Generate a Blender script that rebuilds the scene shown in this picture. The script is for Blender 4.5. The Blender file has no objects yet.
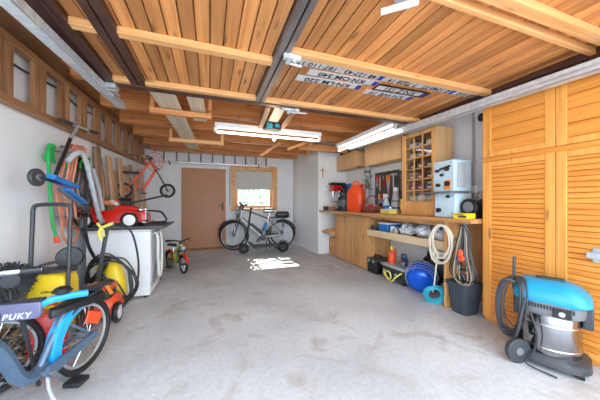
import bpy, bmesh, math, random
from mathutils import Vector, Matrix
random.seed(7)
PI = math.pi
S = bpy.context.scene
COL = S.collection

# ------------------------------------------------------------------ materials
def _nt(name):
    m = bpy.data.materials.new(name); m.use_nodes = True
    nt = m.node_tree; b = nt.nodes['Principled BSDF']
    return m, nt, b

def mat(name, col, rough=.5, metal=0., var=.12, scale=9., bump=.0, spec=None, emit=None, trans=0., alpha=None):
    m, nt, b = _nt(name)
    b.inputs['Roughness'].default_value = rough
    b.inputs['Metallic'].default_value = metal
    if spec is not None: b.inputs['Specular IOR Level'].default_value = spec
    tc = nt.nodes.new('ShaderNodeTexCoord')
    n = nt.nodes.new('ShaderNodeTexNoise'); n.inputs['Scale'].default_value = scale; n.inputs['Detail'].default_value = 4
    nt.links.new(tc.outputs['Object'], n.inputs['Vector'])
    r = nt.nodes.new('ShaderNodeMapRange')
    r.inputs['To Min'].default_value = 1-var; r.inputs['To Max'].default_value = 1+var
    r.inputs['From Min'].default_value = .3; r.inputs['From Max'].default_value = .7
    nt.links.new(n.outputs['Fac'], r.inputs['Value'])
    mx = nt.nodes.new('ShaderNodeVectorMath'); mx.operation = 'SCALE'
    mx.inputs[0].default_value = col[:3]
    nt.links.new(r.outputs['Result'], mx.inputs['Scale'])
    nt.links.new(mx.outputs['Vector'], b.inputs['Base Color'])
    if bump:
        bp = nt.nodes.new('ShaderNodeBump'); bp.inputs['Strength'].default_value = bump; bp.inputs['Distance'].default_value = .01
        nt.links.new(n.outputs['Fac'], bp.inputs['Height']); nt.links.new(bp.outputs['Normal'], b.inputs['Normal'])
    if emit:
        b.inputs['Emission Color'].default_value = (*emit[:3], 1); b.inputs['Emission Strength'].default_value = emit[3]
    if trans: b.inputs['Transmission Weight'].default_value = trans
    if alpha is not None: b.inputs['Alpha'].default_value = alpha
    return m

def wood(name, a, b_, axis='Y', plank=None, paxis='X', rough=.45, pv=.3, knots=True, grain=1.0):
    """wood with grain along axis; optional per-plank tone changes across paxis every `plank` metres"""
    m, nt, b = _nt(name)
    N = nt.nodes.new; Lk = nt.links.new
    b.inputs['Roughness'].default_value = rough
    tc = N('ShaderNodeTexCoord'); mp = N('ShaderNodeMapping')
    sc = {'X': (.9, 26, 26), 'Y': (26, .9, 26), 'Z': (26, 26, .9)}[axis]
    mp.inputs['Scale'].default_value = tuple(v*grain for v in sc)
    Lk(tc.outputs['Object'], mp.inputs['Vector'])
    vec = mp.outputs['Vector']
    if plank:
        sx = N('ShaderNodeSeparateXYZ'); Lk(tc.outputs['Object'], sx.inputs[0])
        dv = N('ShaderNodeMath'); dv.operation = 'DIVIDE'; dv.inputs[1].default_value = plank
        Lk(sx.outputs[paxis], dv.inputs[0])
        fl = N('ShaderNodeMath'); fl.operation = 'FLOOR'; Lk(dv.outputs[0], fl.inputs[0])
        wn = N('ShaderNodeTexWhiteNoise'); wn.noise_dimensions = '1D'; Lk(fl.outputs[0], wn.inputs['W'])
        ad = N('ShaderNodeVectorMath'); ad.operation = 'MULTIPLY_ADD'
        Lk(wn.outputs['Color'], ad.inputs[0]); ad.inputs[1].default_value = (30, 30, 30); Lk(vec, ad.inputs[2])
        vec = ad.outputs[0]
    n = N('ShaderNodeTexNoise'); n.inputs['Scale'].default_value = 1.6; n.inputs['Detail'].default_value = 5; n.inputs['Distortion'].default_value = .15
    Lk(vec, n.inputs['Vector'])
    cr = N('ShaderNodeValToRGB'); cr.color_ramp.elements[0].position = .33; cr.color_ramp.elements[1].position = .66
    cr.color_ramp.elements[0].color = (*b_, 1); cr.color_ramp.elements[1].color = (*a, 1)
    Lk(n.outputs['Fac'], cr.inputs['Fac'])
    out = cr.outputs['Color']
    if plank:
        r = N('ShaderNodeMapRange'); r.inputs['To Min'].default_value = 1-pv; r.inputs['To Max'].default_value = 1+pv*.6
        Lk(wn.outputs['Value'], r.inputs['Value'])
        sc2 = N('ShaderNodeVectorMath'); sc2.operation = 'SCALE'; Lk(out, sc2.inputs[0]); Lk(r.outputs[0], sc2.inputs['Scale']); out = sc2.outputs[0]
    if knots:
        mp2 = N('ShaderNodeMapping'); mp2.inputs['Scale'].default_value = {'X': (2.2, 9, 9), 'Y': (9, 2.2, 9), 'Z': (9, 9, 2.2)}[axis]
        Lk(tc.outputs['Object'], mp2.inputs['Vector'])
        v = N('ShaderNodeTexVoronoi'); v.inputs['Scale'].default_value = 1.0; Lk(mp2.outputs[0], v.inputs['Vector'])
        kr = N('ShaderNodeMapRange'); kr.inputs['From Min'].default_value = .06; kr.inputs['From Max'].default_value = .17
        kr.inputs['To Min'].default_value = .38; kr.inputs['To Max'].default_value = 1
        Lk(v.outputs['Distance'], kr.inputs['Value'])
        sc3 = N('ShaderNodeVectorMath'); sc3.operation = 'SCALE'; Lk(out, sc3.inputs[0]); Lk(kr.outputs[0], sc3.inputs['Scale']); out = sc3.outputs[0]
    Lk(out, b.inputs['Base Color'])
    bp = N('ShaderNodeBump'); bp.inputs['Strength'].default_value = .15; bp.inputs['Distance'].default_value = .004
    Lk(n.outputs['Fac'], bp.inputs['Height']); Lk(bp.outputs['Normal'], b.inputs['Normal'])
    return m

def concrete():
    m, nt, b = _nt('concrete'); N = nt.nodes.new; Lk = nt.links.new
    b.inputs['Roughness'].default_value = .62
    tc = N('ShaderNodeTexCoord')
    def noise(s, d=6, dist=0.):
        n = N('ShaderNodeTexNoise'); n.inputs['Scale'].default_value = s; n.inputs['Detail'].default_value = d; n.inputs['Distortion'].default_value = dist
        Lk(tc.outputs['Object'], n.inputs['Vector']); return n
    n1 = noise(1.1, 8, .4); n2 = noise(26, 6); n3 = noise(3.2, 9, 1.2); n4 = noise(90, 3)
    cr = N('ShaderNodeValToRGB'); e = cr.color_ramp.elements
    e[0].position = .3; e[0].color = (.45, .46, .475, 1); e[1].position = .66; e[1].color = (.62, .63, .64, 1)
    Lk(n1.outputs['Fac'], cr.inputs['Fac'])
    # fine speckle
    r2 = N('ShaderNodeMapRange'); r2.inputs['From Min'].default_value = .3; r2.inputs['From Max'].default_value = .7
    r2.inputs['To Min'].default_value = .92; r2.inputs['To Max'].default_value = 1.07; Lk(n2.outputs['Fac'], r2.inputs['Value'])
    s = N('ShaderNodeVectorMath'); s.operation = 'SCALE'; Lk(cr.outputs['Color'], s.inputs[0]); Lk(r2.outputs[0], s.inputs['Scale'])
    r4 = N('ShaderNodeMapRange'); r4.inputs['From Min'].default_value = .3; r4.inputs['From Max'].default_value = .7
    r4.inputs['To Min'].default_value = .9; r4.inputs['To Max'].default_value = 1.1; Lk(n4.outputs['Fac'], r4.inputs['Value'])
    s4 = N('ShaderNodeVectorMath'); s4.operation = 'SCALE'; Lk(s.outputs[0], s4.inputs[0]); Lk(r4.outputs[0], s4.inputs['Scale'])
    # brown worn streaks
    k = N('ShaderNodeValToRGB'); k.color_ramp.elements[0].position = .53; k.color_ramp.elements[0].color = (0, 0, 0, 1)
    k.color_ramp.elements[1].position = .68; k.color_ramp.elements[1].color = (.75, .75, .75, 1)
    Lk(n3.outputs['Fac'], k.inputs['Fac'])
    k2 = N('ShaderNodeMath'); k2.operation = 'MULTIPLY'; Lk(k.outputs['Color'], k2.inputs[0])
    n5 = noise(.55, 3); r5 = N('ShaderNodeMapRange'); r5.inputs['From Min'].default_value = .4; r5.inputs['From Max'].default_value = .6
    Lk(n5.outputs['Fac'], r5.inputs['Value']); Lk(r5.outputs[0], k2.inputs[1])
    mx = N('ShaderNodeMix'); mx.data_type = 'RGBA'; Lk(k2.outputs[0], mx.inputs['Factor'])
    Lk(s4.outputs[0], mx.inputs[6]); mx.inputs[7].default_value = (.32, .25, .19, 1)
    Lk(mx.outputs[2], b.inputs['Base Color'])
    bp = N('ShaderNodeBump'); bp.inputs['Strength'].default_value = .25; bp.inputs['Distance'].default_value = .002
    Lk(n4.outputs['Fac'], bp.inputs['Height']); Lk(bp.outputs['Normal'], b.inputs['Normal'])
    return m

M = {}
M['concrete'] = concrete()
M['plaster'] = mat('white_plaster', (.84, .85, .865), .9, var=.04, scale=2.5, bump=.1)
M['plaster_rough'] = mat('rough_white_plaster', (.84, .84, .83), .9, var=.04, scale=30, bump=.5)
M['drive'] = mat('driveway_paving', (.55, .54, .52), .9, var=.1)
M['slats'] = wood('door_slat_wood', (.74, .33, .11), (.52, .20, .06), 'Y', .085, 'X', rough=.42, pv=.34)
M['batten'] = wood('batten_wood', (.86, .49, .21), (.70, .34, .12), 'X')
M['joist'] = wood('joist_wood', (.74, .32, .11), (.50, .18, .05), 'X')
M['joist_y'] = wood('brown_timber', (.38, .17, .06), (.20, .08, .03), 'Y')
M['roof'] = wood('roof_board_wood', (.58, .26, .10), (.36, .14, .05), 'X', .14, 'Y')
M['rack'] = wood('rack_wood', (.42, .20, .085), (.22, .10, .04), 'Y')
M['rack_z'] = wood('rack_rung_wood', (.42, .21, .09), (.22, .10, .04), 'Z')
M['pale_y'] = wood('pale_board_wood', (.74, .66, .53), (.60, .52, .40), 'Y', knots=False)
M['louvre'] = wood('closet_slat_wood', (.84, .34, .065), (.64, .22, .035), 'Y', rough=.35, knots=False)
M['louvre_z'] = wood('closet_stile_wood', (.88, .40, .095), (.72, .28, .055), 'Z', rough=.35)
M['bench'] = wood('bench_wood', (.66, .34, .13), (.42, .19, .065), 'Y')
M['cab'] = wood('cabinet_wood', (.80, .43, .17), (.58, .27, .09), 'Z', .11, 'Y', pv=.12)
M['cab_x'] = wood('cabinet_side_wood', (.80, .43, .17), (.58, .27, .09), 'Z', .12, 'X', pv=.12)
M['beech'] = wood('beech_veneer', (.80, .50, .25), (.68, .38, .17), 'Z', knots=False)
M['orange_wood'] = wood('amber_wood', (.82, .44, .16), (.66, .30, .09), 'Z')
M['plankz'] = wood('leaning_plank_wood', (.74, .48, .27), (.52, .30, .15), 'Z')
M['plankz2'] = wood('brown_plank_wood', (.48, .29, .17), (.30, .17, .10), 'Z')
M['door'] = mat('brown_door_paint', (.50, .23, .115), .5, var=.05, scale=3)
M['brown_steel'] = mat('brown_steel', (.08, .035, .025), .45, .1, var=.25, scale=6)
M['grey_steel'] = mat('grey_brown_steel', (.22, .19, .19), .38, .5, var=.2, scale=6)
M['galv'] = mat('galvanised_steel', (.66, .71, .76), .38, .35, var=.15, scale=25)
M['alu'] = mat('aluminium', (.62, .64, .66), .4, .6, var=.1)
M['chrome'] = mat('chrome', (.75, .77, .8), .2, 1., var=.05)
M['stainless'] = mat('stainless_steel', (.36, .36, .38), .14, 1., var=.08, scale=4)
M['white'] = mat('white_enamel', (.82, .84, .86), .35, var=.03)
M['offwhite'] = mat('off_white_plastic', (.74, .73, .69), .5, var=.04)
M['black'] = mat('black_plastic', (.014, .014, .017), .4, var=.2)
M['rubber'] = mat('black_rubber', (.012, .012, .014), .6, var=.2)
M['dgrey'] = mat('dark_grey_plastic', (.038, .041, .047), .45, var=.15)
M['mgrey'] = mat('mid_grey_plastic', (.15, .157, .172), .45, var=.12)
M['lgrey'] = mat('light_grey_plastic', (.44, .46, .49), .45, var=.1)
M['slate'] = mat('slate_blue_paint', (.095, .155, .235), .32, .25, var=.12)
M['lavender'] = mat('lavender_grey_paint', (.15, .155, .27), .4, var=.08)
M['blue'] = mat('blue_plastic', (.02, .22, .62), .35, var=.12)
M['skyblue'] = mat('bright_blue_plastic', (.02, .36, .78), .32, var=.1)
M['foil'] = mat('blue_glossy_foil', (.008, .10, .62), .16, .25, var=.25, scale=14, bump=.5)
M['cyan'] = mat('turquoise_plastic', (.04, .42, .55), .4, var=.15)
M['vacblue'] = mat('vacuum_blue_plastic', (.01, .27, .46), .35, var=.06)
M['red'] = mat('red_paint', (.62, .02, .012), .25, var=.08)
M['orangered'] = mat('orange_red_plastic', (.86, .085, .02), .35, var=.08)
M['orange'] = mat('orange_plastic', (.82, .24, .03), .45, var=.1)
M['salmon'] = mat('salmon_hose_rubber', (.72, .27, .16), .5, var=.12)
M['green'] = mat('green_plastic', (.02, .42, .10), .4, var=.1)
M['bgreen'] = mat('bright_green_plastic', (.05, .62, .08), .35, var=.08)
M['lime'] = mat('lime_paint', (.36, .55, .05), .4, var=.1)
M['yellow'] = mat('yellow_plastic', (.86, .62, .015), .38, var=.06)
M['paleyellow'] = mat('pale_yellow_plastic', (.80, .70, .16), .4, var=.08)
M['brass'] = mat('brass', (.75, .50, .12), .3, .8)
M['cream'] = mat('cream_rope', (.72, .66, .54), .7, var=.1)
M['tan'] = mat('tan_cable', (.48, .37, .25), .6, var=.2)
M['wicker'] = mat('dry_twigs', (.24, .14, .06), .8, var=.35, scale=30)
M['glassy'] = mat('clear_plastic', (.75, .80, .84), .18, var=.15, scale=20, bump=.4)
M['bag'] = mat('crumpled_plastic_bag', (.66, .69, .73), .25, var=.2, scale=18, bump=.8)
M['pale_machine'] = mat('pale_blue_machine_paint', (.55, .70, .78), .4, var=.06)
M['pegboard'] = mat('dark_perforated_panel', (.075, .085, .09), .5, .3, var=.2, scale=60)
M['blind'] = mat('grey_roller_blind', (.62, .61, .58), .8, var=.04)
M['leaf'] = mat('green_leaves', (.10, .24, .05), .6, var=.4, scale=3)
M['bark'] = mat('bark', (.14, .10, .07), .9)
M['tube_glass'] = mat('white_lamp_tube', (.86, .88, .9), .3, var=.02)
M['added_glow_tube'] = mat('lamp_tube_added_glow', (.9, .9, .9), .3, var=.02, emit=(1, .95, .88, 5))  # glow added to these unlit tubes to brighten the back of the garage
M['bulb'] = mat('warm_glowing_bulb', (1, .8, .5), .3, emit=(1, .72, .38, 6))
M['plate'] = mat('white_number_plate', (.66, .68, .70), .4, var=.08, scale=30)
M['plate_blue'] = mat('blue_plate_band', (.02, .06, .42), .4)
M['ink'] = mat('black_lettering', (.02, .02, .025), .5)
M['jarred'] = mat('red_jar_contents', (.35, .03, .02), .4, var=.3)
M['jardark'] = mat('dark_jar_contents', (.05, .05, .08), .4, var=.3)
M['jarpale'] = mat('pale_jar_contents', (.60, .55, .45), .4, var=.3)
M['jarbrown'] = mat('brown_jar_contents', (.30, .16, .08), .4, var=.3)
def glass():
    m, nt, b = _nt('window_glass')
    t = nt.nodes.new('ShaderNodeBsdfTransparent'); g = nt.nodes.new('ShaderNodeBsdfGlossy'); g.inputs['Roughness'].default_value = .02
    mx = nt.nodes.new('ShaderNodeMixShader'); mx.inputs[0].default_value = .06
    t.inputs[0].default_value = (.95, .97, .97, 1)
    nt.links.new(t.outputs[0], mx.inputs[1]); nt.links.new(g.outputs[0], mx.inputs[2])
    nt.links.new(mx.outputs[0], nt.nodes['Material Output'].inputs[0]); return m
M['glass'] = glass()

# ------------------------------------------------------------------ mesh builder
def frame_for(d):
    d = Vector(d).normalized()
    up = Vector((0, 0, 1)) if abs(d.z) < .95 else Vector((1, 0, 0))
    x = up.cross(d).normalized(); y = d.cross(x)
    return x, y, d

def spline(pts, n=6, closed=False):
    P = [Vector(p) for p in pts]; out = []
    L = len(P); rng = range(L if closed else L-1)
    for i in rng:
        if closed: p0, p1, p2, p3 = P[(i-1) % L], P[i], P[(i+1) % L], P[(i+2) % L]
        else: p0, p1, p2, p3 = P[max(i-1, 0)], P[i], P[i+1], P[min(i+2, L-1)]
        for k in range(n):
            t = k/n
            out.append(.5*((2*p1)+(-p0+p2)*t+(2*p0-5*p1+4*p2-p3)*t*t+(-p0+3*p1-3*p2+p3)*t**3))
    if not closed: out.append(P[-1])
    return out

class MB:
    def __init__(s): s.bm = bmesh.new()
    def _v(s, p, m): 
        p = Vector(p); return s.bm.verts.new(m @ p if m else p)
    def box(s, x0, x1, y0, y1, z0, z1, m=None):
        v = [s._v((x, y, z), m) for x in (x0, x1) for y in (y0, y1) for z in (z0, z1)]
        for f in ((0,1,3,2),(4,6,7,5),(0,4,5,1),(2,3,7,6),(0,2,6,4),(1,5,7,3)): s.bm.faces.new([v[i] for i in f])
        return s
    def bar(s, p0, p1, w, h, up=None, m=None):
        p0, p1 = Vector(p0), Vector(p1); d = (p1-p0).normalized()
        u = Vector(up) if up else (Vector((0,0,1)) if abs(d.z) < .95 else Vector((0,1,0)))
        x = d.cross(u).normalized(); y = x.cross(d).normalized()
        v = []
        for p in (p0, p1):
            for a, b in ((-1,-1),(1,-1),(1,1),(-1,1)): v.append(s._v(p+x*a*w/2+y*b*h/2, m))
        for f in ((3,2,1,0),(4,5,6,7),(0,1,5,4),(1,2,6,5),(2,3,7,6),(3,0,4,7)): s.bm.faces.new([v[i] for i in f])
        return s
    def cyl(s, p0, p1, r0, r1=None, n=14, m=None):
        r1 = r0 if r1 is None else r1; p0, p1 = Vector(p0), Vector(p1)
        x, y, d = frame_for(p1-p0); A = []; B = []
        for i in range(n):
            a = 2*PI*i/n; o = x*math.cos(a)+y*math.sin(a)
            A.append(s._v(p0+o*r0, m)); B.append(s._v(p1+o*r1, m))
        for i in range(n): s.bm.faces.new((A[i], A[(i+1) % n], B[(i+1) % n], B[i]))
        s.bm.faces.new(A[::-1]); s.bm.faces.new(B)
        return s
    def tube(s, pts, r, n=8, closed=False, smooth=0, m=None):
        P = spline(pts, smooth, closed) if smooth else [Vector(p) for p in pts]
        L = len(P); rings = []; x = None
        for i, p in enumerate(P):
            a = P[(i-1) % L] if (closed or i) else p; b = P[(i+1) % L] if (closed or i < L-1) else p
            d = (b-a)
            if d.length < 1e-7: d = Vector((0, 0, 1))
            d.normalize()
            if x is None: x = frame_for(d)[0]
            x = (x-d*x.dot(d))
            if x.length < 1e-5: x = frame_for(d)[0]
            x.normalize(); y = d.cross(x)
            rr = r(i/(L-1)) if callable(r) else r
            rings.append([s._v(p+(x*math.cos(2*PI*k/n)+y*math.sin(2*PI*k/n))*rr, m) for k in range(n)])
        for i in range(L if closed else L-1):
            A, B = rings[i], rings[(i+1) % L]
            off = 0
            if closed and i == L-1:
                off = min(range(n), key=lambda o: (A[0].co-B[o].co).length)
            for k in range(n): s.bm.faces.new((A[k], A[(k+1) % n], B[(k+1+off) % n], B[(k+off) % n]))
        if not closed: s.bm.faces.new(rings[0][::-1]); s.bm.faces.new(rings[-1])
        return s
    def lathe(s, prof, o=(0,0,0), axis=(0,0,1), n=20, m=None):
        o = Vector(o); x, y, d = frame_for(axis); R = []
        for r, h in prof:
            R.append([s._v(o+d*h+(x*math.cos(2*PI*k/n)+y*math.sin(2*PI*k/n))*max(r, .0004), m) for k in range(n)])
        for A, B in zip(R, R[1:]):
            for k in range(n): s.bm.faces.new((A[k], A[(k+1) % n], B[(k+1) % n], B[k]))
        s.bm.faces.new(R[0][::-1]); s.bm.faces.new(R[-1])
        return s
    def torus(s, c, axis, R, r, n=28, k=8, a0=0, a1=2*PI, m=None, rx=None):
        x, y, d = frame_for(axis); c = Vector(c)
        full = abs(a1-a0-2*PI) < 1e-6
        cnt = n if full else n+1
        pts = [c+(x*math.cos(a0+(a1-a0)*i/n)+y*math.sin(a0+(a1-a0)*i/n))*R for i in range(cnt)]
        return s.tube(pts, r, k, full, m=m)
    def ell(s, c, r, m=None, n=14):
        c = Vector(c); rings = []
        for i in range(1, n//2):
            t = PI*i/(n//2)
            rings.append([s._v(c+Vector((r[0]*math.sin(t)*math.cos(2*PI*k/n), r[1]*math.sin(t)*math.sin(2*PI*k/n), r[2]*math.cos(t))), m) for k in range(n)])
        T = s._v(c+Vector((0,0,r[2])), m); B = s._v(c-Vector((0,0,r[2])), m)
        for A, D in zip(rings, rings[1:]):
            for k in range(n): s.bm.faces.new((A[k], D[k], D[(k+1) % n], A[(k+1) % n]))
        for k in range(n):
            s.bm.faces.new((T, rings[0][k], rings[0][(k+1) % n])); s.bm.faces.new((B, rings[-1][(k+1) % n], rings[-1][k]))
        return s
    def prism(s, pts, d0, d1, plane='XZ', m=None):
        f = {'XZ': lambda a, b, d: (a, d, b), 'XY': lambda a, b, d: (a, b, d), 'YZ': lambda a, b, d: (d, a, b)}[plane]
        A = [s._v(f(a, b, d0), m) for a, b in pts]; B = [s._v(f(a, b, d1), m) for a, b in pts]
        n = len(pts)
        for i in range(n): s.bm.faces.new((A[i], A[(i+1) % n], B[(i+1) % n], B[i]))
        s.bm.faces.new(A[::-1]); s.bm.faces.new(B)
        return s
    def quad(s, a, b, c, d): s.bm.faces.new([s._v(p, None) for p in (a, b, c, d)]); return s
    def build(s, name, m, parent=None, bevel=0, sharp=38, jitter=0):
        bm = s.bm
        if jitter:
            for v in bm.verts: v.co += Vector((random.uniform(-1, 1), random.uniform(-1, 1), random.uniform(-1, 1)))*jitter
        bmesh.ops.recalc_face_normals(bm, faces=bm.faces)
        ca = math.radians(sharp)
        for f in bm.faces: f.smooth = True
        for e in bm.edges:
            if len(e.link_faces) == 2 and e.calc_face_angle(0) > ca: e.smooth = False
        me = bpy.data.meshes.new(name); bm.to_mesh(me); bm.free()
        me.materials.append(M[m] if isinstance(m, str) else m)
        o = bpy.data.objects.new(name, me); COL.objects.link(o)
        if parent: o.parent = parent
        if bevel:
            b = o.modifiers.new('bevel', 'BEVEL'); b.width = bevel; b.segments = 2; b.limit_method = 'ANGLE'
        return o

def tag(o, label, cat, group=None, kind=None):
    o['label'] = label; o['category'] = cat
    if group: o['group'] = group
    if kind: o['kind'] = kind
    return o
def thing(name, label, cat, loc=(0,0,0), rz=0., group=None, rot=None, scale=None):
    o = bpy.data.objects.new(name, None); COL.objects.link(o); o.empty_display_size = .1
    o.location = loc; o.rotation_euler = rot if rot else (0, 0, rz)
    if scale: o.scale = (scale,)*3
    return tag(o, label, cat, group)
def struct(o): o['kind'] = 'structure'; return o
def copy_tree(o, parent=None):
    c = o.copy(); COL.objects.link(c)
    if parent: c.parent = parent
    for ch in [k for k in bpy.data.objects if k.parent == o and k != c]: copy_tree(ch, c)
    return c
def text_mesh(name, txt, size, m, parent=None, mw=None, depth=.0008, shear=0., spacing=1.0):
    cu = bpy.data.curves.new(name+'_curve', 'FONT'); cu.body = txt; cu.size = size; cu.extrude = depth
    cu.align_x = 'CENTER'; cu.align_y = 'CENTER'; cu.shear = shear; cu.space_character = spacing; cu.offset = size*.015
    cu.resolution_u = 3
    t = bpy.data.objects.new(name+'_t', cu); COL.objects.link(t)
    dg = bpy.context.evaluated_depsgraph_get(); dg.update()
    me = bpy.data.meshes.new_from_object(t.evaluated_get(dg))
    bpy.data.objects.remove(t); bpy.data.curves.remove(cu)
    if mw: me.transform(mw)
    me.name = name; me.materials.clear(); me.materials.append(M[m])
    o = bpy.data.objects.new(name, me); COL.objects.link(o)
    if parent: o.parent = parent
    return o
R3 = lambda ax, deg: Matrix.Rotation(math.radians(deg), 4, ax)
T3 = lambda *p: Matrix.Translation(p)

# ================================================================== SETTING
XL, XR, YB = -1.42, 2.97, 6.82
struct(MB().box(XL-.2, XR+.2, -.25, YB+.3, -.12, 0).build('floor', 'concrete'))
struct(MB().box(-14, 16, -26, -.25, -.16, -.02).box(-14, 16, YB+.3, 24, -.16, -.04).build('ground', 'drive'))
struct(MB().box(XL-.2, XL, -.25, YB+.2, 0, 2.62).build('wall_left', 'plaster'))
struct(MB().box(XR, XR+.2, -.25, YB+.2, 0, 2.62).build('wall_right', 'plaster'))
# back wall with openings for door and window
dx0, dx1, dzt = -.66, .385, 2.0
wx0, wx1, wz0, wz1 = .60, 1.66, .98, 2.03
b = MB()
b.box(XL, dx0, YB, YB+.2, 0, 2.62).box(dx0, dx1, YB, YB+.2, dzt, 2.62).box(dx1, wx0, YB, YB+.2, 0, 2.62)
b.box(wx0, wx1, YB, YB+.2, 0, wz0).box(wx0, wx1, YB, YB+.2, wz1, 2.62).box(wx1, XR, YB, YB+.2, 0, 2.62)
struct(b.build('wall_back', 'plaster'))
b = MB().prism([(2.26, 5.15), (XR, 5.15), (XR, YB), (2.215, YB)], 0, 2.62, 'XY')
struct(b.build('wall_back_right', 'plaster_rough'))
struct(MB().box(XL-.25, XR+.25, -.3, YB+.25, 2.62, 2.7).build('ceiling', 'roof'))
# timber wall plate above the left wall and above the back wall
struct(MB().box(XL, XL+.16, .0, YB, 2.40, 2.62).build('trim_1', 'joist_y'))
struct(MB().box(XL+.16, 2.2, YB-.12, YB, 2.36, 2.62).build('trim_2', 'joist'))

# back door
d = bpy.data.objects.new('door_1', None); COL.objects.link(d); d.location = (0, YB, 0); struct(d)
b = MB().box(dx0, dx0+.05, -.02, .06, 0, dzt).box(dx1-.05, dx1, -.02, .06, 0, dzt).box(dx0+.05, dx1-.05, -.02, .06, dzt-.045, dzt)
b.build('door_frame', 'door', d, .004)
MB().box(dx0+.05, dx1-.05, -.015, .03, .0, dzt-.045).build('door_panel', 'door', d)
h = MB().box(.285, .325, -.028, -.015, .93, 1.13).build('handle_plate', 'black', d, .003)
MB().cyl((.305, -.03, 1.07), (.305, -.075, 1.07), .01).cyl((.31, -.07, 1.07), (.19, -.07, 1.07), .009).build('handle', 'black', d)
MB().box(dx0-.05, dx1+.12, -.5, -.03, .0, .012).build('threshold_board', wood('threshold_wood', (.52, .36, .22), (.40, .27, .16), 'X'), d)

# window with roller blind
w = bpy.data.objects.new('window_1', None); COL.objects.link(w); w.location = (0, YB, 0); struct(w)
b = MB()
b.box(wx0-.09, wx0, -.025, .0, wz0-.06, wz1+.09).box(wx1, wx1+.09, -.025, .0, wz0-.06, wz1+.09).box(wx0, wx1, -.025, 0, wz1, wz1+.09)
b.box(wx0, wx0+.03, -.02, .18, wz0, wz1).box(wx1-.03, wx1, -.02, .18, wz0, wz1).box(wx0+.03, wx1-.03, -.02, .18, wz1-.03, wz1)
b.build('window_frame', 'batten', w, .003)
b = MB(); b.box(wx0+.03, wx0+.10, .07, .12, wz0+.01, wz1-.03).box(wx1-.10, wx1-.03, .07, .12, wz0+.01, wz1-.03).box(wx0+.1, wx1-.1, .07, .12, wz0+.01, wz0+.08).box(wx0+.1, wx1-.1, .07, .12, wz1-.1, wz1-.03)
b.build('sash', 'batten', w, .003)
MB().box(wx0-.07, wx1+.07, -.06, .18, wz0-.035, wz0+.005).build('window_sill', 'orange_wood', w, .004)
MB().box(wx0+.1, wx1-.1, .09, .096, wz0+.08, wz1-.1).build('window_pane', 'glass', w)
bl = MB().box(wx0+.035, wx1-.035, .035, .038, 1.50, wz1-.035); bl.cyl((wx0+.04, .03, wz1-.06), (wx1-.04, .03, wz1-.06), .022)
bl.cyl((wx0+.035, .036, 1.497), (wx1-.035, .036, 1.497), .008)
bl.build('roller_blind', 'blind', w)

# ------------------------------------------------------------------ roof joists
for i, (y, zb) in enumerate([(3.02, 2.36), (3.72, 2.33), (4.42, 2.33), (5.12, 2.33), (5.82, 2.33), (6.45, 2.33)]):
    o = MB().box(XL+.16 if i else XL+.16, XR if y < 5 else 2.245, y, y+.10, zb, 2.62).build('ceiling_joist', 'joist')
    lab = ['first timber ceiling joist, right behind the open garage door', 'timber ceiling joist the long tube lamp hangs under',
           'timber ceiling joist just behind the long tube lamp', 'timber ceiling joist third in front of the back wall',
           'timber ceiling joist second in front of the back wall', 'timber ceiling joist nearest the back wall'][i]
    tag(o, lab, 'joist', 'timber ceiling joists')

def kids(o): return [k for k in bpy.data.objects if k.parent == o]
def settle(root):
    """move the root Empty to the middle of its parts' base, leaving the parts where they are"""
    ms = [k for k in kids(root)]; ms += [g for k in ms for g in kids(k)]
    P = [v.co for k in ms if k.type == 'MESH' for v in k.data.vertices]
    lo = Vector([min(p[i] for p in P) for i in range(3)]); hi = Vector([max(p[i] for p in P) for i in range(3)])
    c = Vector(((lo.x+hi.x)/2, (lo.y+hi.y)/2, lo.z))
    for k in ms:
        if k.type == 'MESH': k.data.transform(Matrix.Translation(-c))
    root.location = c
    return root

# ================================================================== OVERHEAD GARAGE DOOR (open, lying under the joists)
gd = thing('garage_door', 'open overhead garage door clad in orange wood slats in a brown steel frame', 'garage door')
DZ = 2.2
def slat_panel(x0, x1, y0, y1):
    b = MB(); x = x0; i = 0
    pw = .085
    x = math.floor(x0/pw)*pw
    while x < x1:
        a = max(x+.004, x0); c = min(x+pw-.004, x1)
        if c-a > .01:
            b.box(a, c, y0, y1, DZ+.0, DZ+.018)
        x += pw
    b.box(x0, x1, y0, y1, DZ+.03, DZ+.04)
    return b
YF = 2.57
slat_panel(-.765, -.645, .3, YF).build('slat_panel', 'slats', gd, .0025)
slat_panel(-.53, .43, .3, YF).build('slat_panel', 'slats', gd, .0025)
slat_panel(.52, 2.50, .3, YF).build('slat_panel', 'slats', gd, .0025)
b = MB()
b.box(-.93, 2.62, YF, YF+.075, DZ-.05, DZ+.03).box(-.93, 2.62, YF+.02, YF+.10, DZ-.02, DZ+.03).box(-.93, 2.62, .25, .32, DZ-.04, DZ+.03)
b.box(-.925, -.765, .3, YF, DZ-.045, DZ+.03).box(2.50, 2.62, .3, YF, DZ-.045, DZ+.03)
b.box(-.90, -.885, .3, YF, DZ-.052, DZ-.04).box(-.82, -.81, .3, YF, DZ-.052, DZ-.04)
b.build('door_frame', 'brown_steel', gd, .003)
MB().box(-.645, -.595, .3, YF, DZ-.04, DZ+.03).box(-.585, -.53, .3, YF, DZ-.04, DZ+.03).box(-.605, -.58, .3, YF, DZ-.02, DZ+.03).build('mullion', 'brown_steel', gd, .003)
MB().box(.43, .472, .3, YF, DZ-.045, DZ+.03).box(.482, .52, .3, YF, DZ-.045, DZ+.03).box(.472, .482, .3, YF, DZ-.02, DZ+.03).build('mullion', 'grey_steel', gd, .003)
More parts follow.
